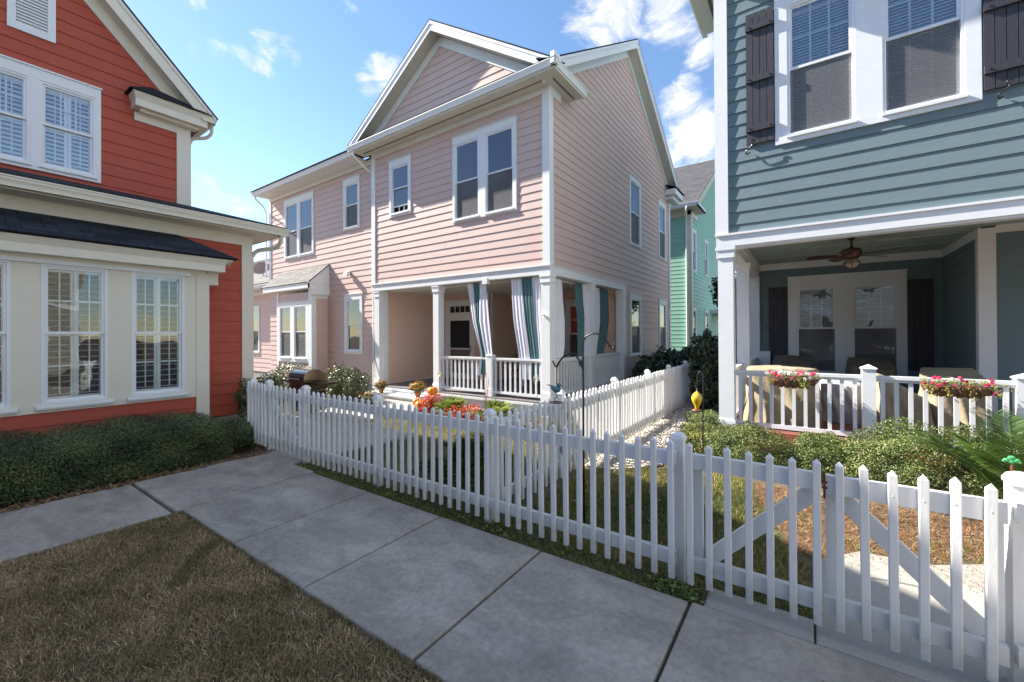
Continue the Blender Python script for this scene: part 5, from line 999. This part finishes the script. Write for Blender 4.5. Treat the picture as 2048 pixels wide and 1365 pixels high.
for x in (9.65,10.25):
    for y in (5.45,6.45): m = MB(); m.box(x-.03,x+.03,y-.03,y+.03,.17,.86); m.build('leg', TRIM, o)
o = empty('potted_plant', (9.9,5.75,.9), 'small green plant in a teal pot on the porch table', 'potted plant'); m = MB(); m.lathe((9.9,5.75,.9), [(.06,0),(.09,.12),(.095,.13),(.08,.13)], 16); m.build('pot', TEALCURT, o, smooth=True); p, nr, d = cloud((9.9,5.75,1.1), (.16,.16,.1), 500, .6); leaves('foliage', p, nr, .06, HOLLY, o)
# =================================================================== CEILING FAN
FN = M_('bronze_fan', (.085,.042,.03), .35, .1, 10, metal=.4); o = empty('ceiling_fan', (8.5,-.56,2.6), 'dark bronze ceiling fan with a caged lamp under the teal porch ceiling', 'ceiling fan'); X, Y = 8.5, -.56
m = MB(); m.lathe((X,Y,3.04), [(.03,0),(.06,.05),(.085,.08),(.085,.09)], 16); m.tube([(X,Y,3.08),(X,Y,2.95)], .015, 8); m.lathe((X,Y,2.95), [(.02,0),(.035,-.03),(.12,-.05),(.14,-.10),(.11,-.16),(.10,-.19),(.05,-.21)][::-1], 20); m.build('motor', FN, o, smooth=True)
m = MB(); m.lathe((X,Y,2.60), [(.02,0),(.06,.015),(.10,.05),(.105,.09),(.08,.13),(.07,.14)], 18); m.build('lamp_glass', M_('smoky_glass', (.33,.28,.22), .15, .1, 6), o, smooth=True); m = MB()
for k in range(6):
    a = k*math.pi/3; m.tube([(X+r*math.cos(a),Y+r*math.sin(a),2.60+z) for r, z in ((.02,-.008),(.065,.008),(.108,.05),(.112,.09),(.085,.14))], .004, 5)
m.tube([(X+.112*math.cos(t*.4),Y+.112*math.sin(t*.4),2.68) for t in range(17)], .004, 5); m.ball((X,Y,2.585), .02,.02,.02,8,5); m.build('lamp_cage', FN, o)
for k in range(5):
    a = k*2*math.pi/5+.42; b = MB(); u, v = math.cos(a), math.sin(a); pts = []
    for r, w in ((.17,.04),(.25,.055),(.40,.068),(.53,.07),(.57,.055),(.585,.03)): pts.append((r, w))
    up = [(X+u*r-v*w, Y+v*r+u*w, 2.80+w*.25) for r, w in pts]; dn = [(X+u*r+v*w, Y+v*r-u*w, 2.80-w*.25) for r, w in pts][::-1]; b.prism(up+dn, (0,0,.008)); b.bar((X+u*.08,Y+v*.08,2.80), (X+u*.24,Y+v*.24,2.80), .03, .01); b.build('blade', FN, o)
# =================================================================== COVERED FURNITURE on the teal porch
TAN = M_('canvas_cover', (.37,.31,.21), .85, .10, 7, .5, 30); OLV = M_('olive_cover', (.13,.115,.085), .85, .1, 7, .5, 30); LAV = M_('pale_cover', (.42,.40,.42), .85, .06, 7, .4, 30)
def cover(x0, x1, y0, y1, z1f, z1b, mat, label, z0=.24, taper=.90, seed=0, ax='X'):
    """loose cloth over a chair: front height z1f, back height z1b (towards +ax)"""
    o = empty('furniture_cover', ((x0+x1)/2, (y0+y1)/2, z0), label, 'furniture cover', 'covered furniture on the teal porch'); cx, cy, hx, hy = (x0+x1)/2, (y0+y1)/2, (x1-x0)/2, (y1-y0)/2; m = MB(); n = 72; rings = 20
    for j in range(rings+5):
        t = min(1, j/rings); top = j-rings; k = (1+(taper-1)*t)*(1 if top <= 0 else (.96,.80,.5,.12)[top-1] if top > 0 else 1)
        for i in range(n):
            a = 2*math.pi*i/n; ca, sa = math.cos(a), math.sin(a); q = (abs(ca)**7+abs(sa)**7)**(-1/7); w = (1-t)**1.2*.035*math.sin(a*9+seed+t*2)+.010*math.sin(a*17+seed*2+t*9)+.008*math.sin(a*5+t*14+seed)
            px, py = cx+ca*q*hx*k+ca*w, cy+sa*q*hy*k+sa*w; f = ((px-x0)/(x1-x0)) if ax == 'X' else ((py-y0)/(y1-y0)); f = min(1, max(0, f)); f = f*f*(3-2*f)
            zt = z1f+(z1b-z1f)*f; m.v.append((px, py, z0+(zt-z0)*t-(0 if top <= 0 else -.012*top)+.006*math.sin(a*3+seed+j)-(.012*math.sin(px*9+py*7+seed) if top > 0 else 0)))
    R_ = rings+5; m.f = [(j*n+i, j*n+(i+1) % n, (j+1)*n+(i+1) % n, (j+1)*n+i) for j in range(R_-1) for i in range(n)]; m.f.append(tuple((R_-1)*n+i for i in range(n)))
    m.build('cloth', mat, o, smooth=True); h = MB(); pts = [Vector(m.v[i])+Vector((0,0,.02)) for i in range(n)]+[Vector(m.v[0])+Vector((0,0,.02))]; h.tube(pts, .006, 5); h.build('hem', mat, o); return o
cover(7.2, 8.0, -.12, .80, 1.06, 1.02, TAN, 'tan canvas chair cover behind the railing nearest the porch column', seed=1, taper=.96)
cover(7.3, 8.1, -1.28, -.72, .70, .98, TAN, 'tan canvas chair cover with sloping top right of the newel post', seed=2, ax='Y')
cover(7.9, 8.8, -1.95, -1.32, .94, 1.05, TAN, 'tall tan canvas cover at the right end of the porch by the corner board', seed=3)
cover(9.6, 10.4, -.05, .62, .95, 1.10, OLV, 'dark olive cover in front of the left shutter of the porch window', seed=4); cover(9.5, 10.3, -1.25, -.55, .95, 1.10, OLV, 'dark olive cover in front of the right sash of the porch window', seed=5)
cover(7.9, 8.9, -.66, -.14, .80, .80, LAV, 'pale grey cloth over the low table in the middle of the teal porch', seed=6, taper=.99)
# =================================================================== FLOWER BASKETS on the railing
COIR = M_('coir_liner', (.20,.11,.06), .95, .25, 60, 1.2, 120); VINE = M_tint('trailing_leaf', [(.06,.10,.02),(.14,.19,.04),(.26,.28,.06),(.40,.38,.09)], .5, .25); PETAL = M_tint('petal', [(.55,.015,.08),(.70,.03,.15),(.62,.04,.06),(.80,.78,.75)], .5, .2)
def basket(y0, y1, label, seed, yel):
    rr = random.Random(seed); yc = (y0+y1)/2; xc = XT-.05; o = empty('flower_basket', (xc,yc,.85), label, 'flower basket', 'coir lined flower baskets on the porch rail'); hw = (y1-y0)/2; m = MB(); n = 30
    sec = [(-.085,0),(-.082,-.05),(-.06,-.10),(-.02,-.125),(.03,-.115),(.06,-.07),(.065,0)]
    for i in range(n+1):
        t = -1+2*i/n; k = max(.15, math.sqrt(max(0,1-abs(t)**3.2))); rib = .86+.14*abs(math.sin(i*math.pi/4))
        for a, b in sec: m.v.append((xc+a*k*rib, yc+t*hw, .985+b*k*rib*1.1+rr.uniform(-.003,.003)))
    s = len(sec); m.f = [(i*s+j, i*s+j+1, (i+1)*s+j+1, (i+1)*s+j) for i in range(n) for j in range(s-1)]+[tuple(range(s)), tuple(n*s+j for j in range(s))[::-1]]+[(i*s, (i+1)*s, (i+1)*s+s-1, i*s+s-1) for i in range(n)]; m.build('liner', COIR, o, smooth=True)
    m = MB()
    for k in range(7):
        t = -.85+1.7*k/6; q = math.sqrt(max(.05,1-abs(t)**3.2)); m.tube([(xc+a*q*1.04, yc+t*hw, .985+b*q*1.12) for a, b in sec], .004, 5)
    m.tube([(xc-.086, yc-hw*.9, .987),(xc-.09, yc, .99),(xc-.086, yc+hw*.9, .987)], .004, 5); m.build('wire_frame', HING, o)
    P = [(xc+rr.gauss(0,.035), yc+rr.uniform(-hw,hw), 1.0+abs(rr.gauss(0,.028))) for _ in range(620)]
    for k in range(5):
        y = yc+rr.uniform(-hw,hw)*.95; L_ = rr.uniform(.07,.18)
        for j in range(38): t = rr.random(); P.append((xc-.095-.03*t+rr.gauss(0,.010), y+rr.gauss(0,.013)-.03*t, .99-L_*t))
    for k in range(60): t = rr.random(); P.append((xc-.03+rr.gauss(0,.015), y0-.02-.11*t*(1 if yel else 1)+rr.gauss(0,.012), 1.0-.08*t+.05*math.sin(t*3)))
    P = np.array(P); leaves('foliage', P, np.tile([-.3,0,1.], (len(P),1)), .026, VINE, o, NR.uniform(.1,.9 if not yel else 1,len(P))+ (.15 if yel else 0), .4, .9)
    F = [];
    for k in range(26 if not yel else 22):
        c = (xc-.05+rr.gauss(0,.03), yc+rr.uniform(-hw,hw), 1.03+rr.uniform(-.05,.05) if rr.random() < .8 else .92); wht = rr.random() < (.5 if not yel else .12); q = .98 if wht else rr.uniform(0,.62)
        F = np.array([(c[0]-.004, c[1]+.011*math.cos(j*math.pi/3), c[2]+.011*math.sin(j*math.pi/3), q) for j in range(6)]); leaves('flower', F[:,:3], np.tile([-1,.2,.5], (6,1)), .026, PETAL, o, F[:,3], .75, .25)
basket(-.10, .47, 'coir flower basket with red and white blooms on the rail, left of the newel post', 5, False); basket(-1.66, -1.06, 'coir flower basket with pink blooms and yellow trailing stems, right of the newel post', 9, True)
# =================================================================== SHEPHERD HOOKS, CHIME, FEEDER
o = empty('shepherd_hook', (3.21,1.54,0), 'tall black double shepherd hook behind the picket fence', 'shepherd hook'); m = MB(); m.tube([(3.21,1.54,-.1),(3.21,1.54,1.45)], .0085, 8); m.build('pole', IRON, o, smooth=True)
for P in ([(1.54,1.45),(1.54,1.512),(1.512,1.571),(1.434,1.597),(1.367,1.579),(1.328,1.53),(1.295,1.483),(1.272,1.479),(1.257,1.523)], [(1.543,1.24),(1.547,1.316),(1.61,1.415),(1.662,1.426),(1.724,1.399),(1.763,1.355),(1.788,1.315),(1.808,1.318),(1.828,1.361)]):
    m = MB(); m.tube(smooth_path([(3.21,y,z) for y, z in P]), .0075, 8); m.build('hook_arm', IRON, o, smooth=True)
PAT = M_('verdigris', (.09,.22,.24), .45, .35, 14, .4, 60, metal=.3, stain=.5, stain_col=(.10,.07,.05)); ALU = M_('chime_tube', (.55,.52,.46), .3, .05, metal=.9)
o = empty('wind_chime', (3.21,1.80,.5), 'wind chime topped by a verdigris bird hanging from the double hook', 'wind chime'); y = 1.798
m = MB(); m.tube([(3.21,y,1.316),(3.21,y,1.16)], .0018, 5); m.tube(smooth_path([(3.21,y,1.09),(3.225,y+.015,1.07),(3.20,y-.018,1.05),(3.215,y+.018,1.03),(3.21,y,1.01)]), .004, 6); m.build('hanger', HING, o)
m = MB(); m.tube(smooth_path([(3.21,y-.035,1.125),(3.21,y-.02,1.115),(3.21,y+.0,1.11),(3.21,y+.03,1.125),(3.21,y+.05,1.14),(3.21,y+.09,1.150)]), [.004]+[.020+.014*math.sin(math.pi*min(1,i/20)) for i in range(1,22)]+[.012,.010,.009,.008,.007,.006,.005,.004,.004][:9], 10, flat=.8)
m.ball((3.21,y-.028,1.150), .018,.020,.019,10,7); m.ball((3.21,y-.022,1.13), .016,.018,.022,10,7); m.tube([(3.21,y-.044,1.15),(3.21,y-.06,1.146)], [.005,.001], 6); m.build('bird', PAT, o, smooth=True)
m = MB(); m.tube([(3.21+.055*math.cos(t*math.pi/12), y+.055*math.sin(t*math.pi/12), 1.0) for t in range(25)], .004, 6); m.tube([(3.155,y,1.0),(3.265,y,1.0)], .003, 5); m.tube([(3.21,y-.055,1.0),(3.21,y+.055,1.0)], .003, 5); m.tube([(3.21,y,1.01),(3.21,y,.62)], .0012, 4); m.lathe((3.21,y,.70), [(.004,-.004),(.022,-.003),(.022,.003),(.004,.004)], 12); m.build('ring', HING, o)
for k in range(6):
    a = k*math.pi/3+.2; m = MB(); px, py = 3.21+.048*math.cos(a), y+.048*math.sin(a); m.tube([(px,py,.99),(px,py,.965)], .001, 4); m.tube([(px,py,.965),(px,py,.965-.25-.035*k)], .0055, 8); m.build('chime_tube', ALU, o, smooth=True)
o = empty('shepherd_hook', (4.55,.878,0), 'short dark shepherd hook beside the boxwoods holding the amber feeder', 'shepherd hook'); m = MB(); m.tube(smooth_path([(4.55,.878,-.1),(4.55,.874,.6),(4.55,.868,1.14),(4.55,.875,1.19),(4.55,.893,1.207),(4.55,.915,1.18),(4.55,.926,1.12),(4.55,.93,1.06),(4.55,.936,1.045),(4.55,.942,1.06)]), .006, 7); m.build('pole', IRON, o, smooth=True)
o = empty('hummingbird_feeder', (4.55,.93,.81), 'amber swirled glass hummingbird feeder with a copper dish', 'bird feeder'); AMB = M_('amber_glass', (.85,.42,.01), .12, .3, 26, .2, 30, spec=.8, coat=.6, stain=.6, stain_col=(.62,.16,.01))
m = MB(); m.lathe((4.55,.928,.825), [(.016,0),(.020,.01),(.022,.03),(.036,.06),(.050,.09),(.053,.115),(.045,.145),(.026,.165),(.010,.178),(.008,.185)], 20); m.build('bottle', AMB, o, smooth=True)
m = MB(); m.lathe((4.55,.928,.808), [(.02,0),(.046,.003),(.050,.010),(.046,.016),(.015,.022)], 20); m.build('dish', M_('copper', (.35,.13,.09), .35, .1, 10, metal=.7), o, smooth=True); m = MB(); m.tube([(4.55,.928,1.01),(4.55,.934,1.05)], .004, 6); m.build('hanger', ALU, o)
# garden stakes
WG = M_('pale_glass', (.66,.72,.45), .2, .2, 20)
def stake(x, y, z, label, s, g):
    o = empty('garden_stake', (x,y,-.1), label, 'garden stake', g); m = MB(); m.tube([(x,y,-.1),(x,y,z)], .004, 6); m.build('rod', IRON, o); m = MB()
    for k in range(7):
        a = k*.9; m.tube(smooth_path([(x,y,z),(x+.0,y+.03*math.cos(a),z+.03+.015*k*.5),(x+.01*math.sin(a),y+.07*math.cos(a),z+.06+.02*math.sin(k*2.)),(x,y+.055*math.cos(a),z+.11+.03*math.sin(k*1.3))],4), .005, 5); m.ball((x,y+.055*math.cos(a),z+.11+.03*math.sin(k*1.3)), .010,.010,.012,8,5)
    m.ball((x,y,z+.015), .035*s,.035*s,.035*s,12,8); m.build('glass_flower', WG if s > .8 else M_('cream_enamel', (.6,.58,.48), .4), o, smooth=True)
stake(7.0, 6.99, .60, 'glass flower garden stake in front of the left porch column', 1.0, 'ornamental stakes in the flower bed'); stake(6.6, 4.10, .70, 'cream curled garden stake near the porch corner column', .6, 'ornamental stakes in the flower bed')
o = empty('garden_ornament', (4.6,-1.22,0), 'small green tree ornament on a coppery spring stake by the sago palm', 'garden ornament'); m = MB(); m.tube([(4.6,-1.20,-.05),(4.6,-1.20,.50)], .004, 6); m.tube([(4.6+.014*math.cos(t*.8),-1.20+.016*math.sin(t*.8),.50+t*.004) for t in range(22)], .004, 5); m.ball((4.6,-1.20,.60), .008,.008,.03); m.build('spring', M_('copper_wire', (.40,.14,.08), .4, metal=.6), o)
m = MB(); 
for dy, dz, r in ((0,.075,.022),(.025,.055,.02),(-.025,.058,.02),(.0,.048,.02),(.038,.047,.012),(-.038,.048,.012)): m.ball((4.6,-1.20+dy,.60+dz), .010,r,r*.8,10,6)
m.build('leaf_crown', M_('bright_green_enamel', (.10,.50,.18), .35, .15, 30), o, smooth=True)
# =================================================================== PUMPKINS, MUMS, FLOWERS
ORG = M_('pumpkin_skin', (.78,.24,.02), .4, .12, 9, .1, 30)
def pumpkin(x, y, z, r, h, label, ti):
    o = empty('pumpkin', (x,y,z), label, 'pumpkin', 'pumpkins on the bed by the porch step'); m = MB(); m.lathe((x,y,z), [(r*.25,.008),(r*.7,0),(r*.97,h*.25),(r,h*.5),(r*.9,h*.78),(r*.55,h*.97),(r*.2,h*.93),(.02,h*.9)], 48, fn=lambda t, rr, zz: rr*(1-.075*abs(math.cos(t*5))**4)); m.build('flesh', ORG, o, smooth=True)
    m = MB(); m.tube(smooth_path([(x,y,z+h*.88),(x+.005,y,z+h*.88+.03),(x-.01,y+.02,z+h*.88+.055)]), [.014,.013,.011,.010,.009,.008,.008,.007,.007,.007,.008,.009,.010], 7); m.build('stalk', M_('pumpkin_stalk', (.16,.15,.06), .8), o)
pumpkin(6.45,7.03,-.07,.145,.20,'larger orange pumpkin on the ground at the edge of the bed',0); pumpkin(6.72,7.47,-.06,.10,.17,'small orange pumpkin half behind the larger one',0); pumpkin(6.95,7.18,.19,.13,.18,'orange pumpkin raised on the pink box beside the porch column',0)
board(None, 'crate', M_('pink_box', (.55,.36,.33), .7), (6.83,7.08,7.05,7.31,-.12,.19)); tag(bpy.data.objects['crate'], 'small pink box under the raised pumpkin', 'box')
TERR = M_('terracotta', (.38,.13,.06), .8, .1, 20); MUML = M_tint('mum_leaf', [(.03,.05,.02),(.07,.11,.04),(.13,.17,.07)], .5, .15); MUM = M_tint('mum_flower', [(.35,.10,.02),(.60,.22,.03),(.72,.38,.05),(.70,.50,.10)], .6, .1); REDL = M_tint('red_leaf', [(.10,.02,.01),(.35,.05,.02),(.62,.12,.06),(.75,.25,.10)], .5, .2); CORAL = M_tint('coral_flower', [(.70,.06,.03),(.80,.12,.05),(.85,.25,.12)], .5, .2)
def mum(x, y, z, r, ph, label, fl=.5, pot=True, g='potted autumn chrysanthemums'):
    o = empty('potted_flowers', (x,y,z), label, 'potted flowers', g)
    if pot: m = MB(); m.lathe((x,y,z), [(.055,0),(.08,.11),(.09,.11),(.092,.135),(.08,.135)], 18); m.build('pot', TERR, o, smooth=True)
    zc = z+ph; p, nr, d = cloud((x,y,zc), (r,r,r*.62), 1700, .5); leaves('foliage', p, nr, .032, MUML, o); p, nr, d = cloud((x,y,zc+.01), (r*1.03,r*1.03,r*.68), int(900*fl), .1); k = d[:,2] > -.15; tag(leaves('blossoms', p[k], nr[k]*3, .026, MUM, o, None, .9, .15), kind='stuff')
mum(7.25,9.45,.03,.17,.20,'rust coloured mums in a terracotta pot on the left end of the step',.45); mum(7.22,7.98,.03,.20,.24,'orange mums on the right end of the step above the pumpkins',.9); mum(6.4,8.75,-.12,.30,.16,'sprawling bronze mums on the ground behind the fence post',.5,False)
def flowering(x, y, z, r, h, label, mat, fmat, n, nf, g):
    o = empty('flowering_plant', (x,y,z), label, 'flowering plant', g); p, nr, d = cloud((x,y,z+h*.5), (r,r,h*.55), n, .7, .2, x*9); k = p[:,2] > z; leaves('foliage', p[k], nr[k], .042, mat, o, None, .6, .9)
    for _ in range(1):
        F = []
        for i in range(nf):
            a = R.uniform(0,6.28); q = r*math.sqrt(R.random()); c = (x+q*math.cos(a), y+q*math.sin(a), z+h*R.uniform(.85,1.12))
            F = np.array([(c[0]+R.gauss(0,.010), c[1]+R.gauss(0,.010), c[2]+R.gauss(0,.010)) for j in range(9)]); leaves('flower', F, np.tile([-.5,0,1.], (9,1)), .026, fmat, o, None, .9, .5)
GB = 'red flowering plants in the bed'
flowering(6.35,6.62,-.11,.25,.36,'coral red plant between the pumpkins and the left feathery palm',REDL,CORAL,1500,26,GB); flowering(6.05,5.38,-.11,.38,.30,'wide coral red flower clump between the two feathery palms',REDL,CORAL,2200,24,GB); flowering(6.1,3.30,-.11,.26,.26,'few pink blooms behind the dividing fence near the hook',MUML,M_tint('pink_petal', [(.7,.12,.2),(.8,.3,.35)], .5, .2),1200,7,GB)
o = empty('plume_plant', (6.7,5.42,-.11), 'thin reddish plume of a tall stalk in front of the newel post', 'plant'); m = MB(); P = []
for k in range(7):
    a = k*1.1; e = (6.7+.03*math.cos(a), 5.42-.05+.06*math.sin(a), .45+.05*k); m.tube([(6.7,5.42,-.11),((6.7+e[0])/2,(5.42+e[1])/2,.2),e], .0022, 4)
    for j in range(60): t = .5+.5*R.random(); P.append((6.7+(e[0]-6.7)*t+R.gauss(0,.007), 5.42+(e[1]-5.42)*t+R.gauss(0,.007), -.11+(e[2]+.11)*t))
m.build('stalk', M_('red_stalk', (.25,.06,.06), .6), o); P = np.array(P); tag(leaves('plume', P, np.tile([-1,0,.3], (len(P),1)), .014, M_tint('plume_bud', [(.25,.08,.09),(.45,.2,.2)], .7), o), kind='stuff')
n = 4200; P = np.stack([NR.uniform(5.75,7.1,n), NR.uniform(2.6,7.6,n), np.full(n,-.125)+NR.uniform(0,.02,n)], 1); P = P[(P[:,0] > 6.0+.15*np.sin(P[:,1]*3))]; tag(leaves('bed_mulch', P, np.tile([0,0,1.], (len(P),1)), .04, LITTER, None, NR.uniform(0,.7,len(P)), .5, .5), kind='stuff')
# =================================================================== GRILL, BROOM, DISH, BRACKET
BLK = M_('grill_enamel', (.018,.012,.012), .22, .1, 5, coat=.5); STL = M_('grill_steel', (.22,.17,.12), .15, .2, 3, metal=.95)
o = empty('barbecue_grill', (4.76,8.6,-.08), 'black gas grill with a shiny domed lid behind the fence', 'grill'); x0, x1, y0, y1 = 4.50, 5.02, 8.30, 8.90
def dome(s=1.0): return [(x0, .62),(x0-.005,.74),(x0+.03,.81),(x0+.10,.86),(x0+.20,.885),(x0+.30,.875),(x0+.40,.83),(x0+.47,.76),(x1,.68),(x1,.62)]
m = MB(); m.prism([(a, y0+.012, z) for a, z in dome()], (0, y1-y0-.024, 0)); m.build('lid', BLK, o); [MB().prism([(a, y, z+.002) for a, z in dome()], (0,.012,0)).build('lid_end', STL, o) for y in (y0, y1-.012)]
m = MB(); m.box(x0+.02, x1-.02, y0+.02, y1-.02, .46, .62); m.box(x0, x1, y0+.0, y1, .60, .625); m.build('firebox', BLK, o); m = MB(); m.tube([(x0-.03,y0+.08,.70),(x0-.04,y0+.1,.70),(x0-.04,y1-.1,.70),(x0-.03,y1-.08,.70)], .010, 7); m.build('handle', STL, o)
m = MB(); m.box(x0+.05, x1-.05, 7.85, y0-.01, .60, .64); m.box(x0+.05, x1-.05, y1+.01, 9.3, .60, .64); m.build('side_shelf', BLK, o); m = MB(); m.box(x0+.03, x1-.03, y0+.03, y1-.03, .02, .44); m.build('cabinet', BLK, o)
for a in (x0+.06, x1-.06): m = MB(); m.box(a-.02, a+.02, y0+.05, y0+.09, -.09, .05); m.build('leg', BLK, o); m = MB(); m.box(a-.02, a+.02, y1-.09, y1-.05, -.09, .05); m.build('leg', BLK, o)
m = MB()
for k in range(4): m.lathe((0,0,0), [(.02,0),(.02,.02)], 10); m.v = m.v[:-20]+[(x0-.0-z, y0+.12+.12*k+y, .54+x) for x, y, z in m.v[-20:]]
m.build('knob', STL, o)
o = empty('broom', (7.45,10.4,-.1), 'wooden handled broom leaning against the downspout by the porch', 'broom'); m = MB(); m.tube([(7.32,10.46,.02),(7.56,10.12,.98)], .011, 8); m.build('handle', M_('grey_wood', (.25,.19,.13), .8), o); m = MB(); m.prism([(7.26,10.40,-.12),(7.34,10.60,-.12),(7.345,10.48,.05),(7.31,10.43,.05)], (.03,0,0)); m.build('bristles', ROOM, o)
DG = M_('dish_grey', (.20,.19,.185), .6, .08, 5); o = empty('satellite_dish', (8.4,18.8,4.0), 'grey satellite dish on the low grey roof between the red and pink houses', 'satellite dish'); c = Vector((8.28,18.6,4.36)); nrm = Vector((-.62,-.60,.50)).normalized(); a = nrm.cross(Vector((0,0,1))).normalized(); b = a.cross(nrm); m = MB(); n = 28
for j, r in enumerate((.02,.12,.22,.31,.36)):
    for i in range(n): t = 2*math.pi*i/n; m.v.append(tuple(c+a*math.cos(t)*r+b*math.sin(t)*r*.88+nrm*(r*r*.55-.02)))
m.f = [(j*n+i, j*n+(i+1) % n, (j+1)*n+(i+1) % n, (j+1)*n+i) for j in range(4) for i in range(n)]+[tuple(range(n))]; m.build('reflector', DG, o, smooth=True)
m = MB(); f = c+nrm*.42-b*.12; m.tube([c-b*.30, f], .012, 6); m.box(f.x-.04, f.x+.04, f.y-.04, f.y+.04, f.z-.03, f.z+.05); m.build('feed_arm', DG, o); m = MB(); m.tube([c-nrm*.03, (8.42,18.72,4.12), (8.46,18.72,4.06)], .022, 8); m.bar((8.46,18.4,4.09), (8.46,19.0,4.09), .05, .02); m.bar((8.3,18.45,4.0), (8.62,18.45,4.18), .04, .02); m.build('mast', M_('galvanised', (.35,.33,.30), .4, metal=.6), o)
o = empty('flag_bracket', (7.5,4.46,1.95), 'small white flag bracket on the porch corner column', 'bracket'); m = MB(); m.tube([(7.52,4.47,1.96),(7.44,4.47,2.0)], .022, 8); m.lathe((7.52,4.47,1.94), [(.03,0),(.03,.03)], 8); m.build('socket', TRIM, o)
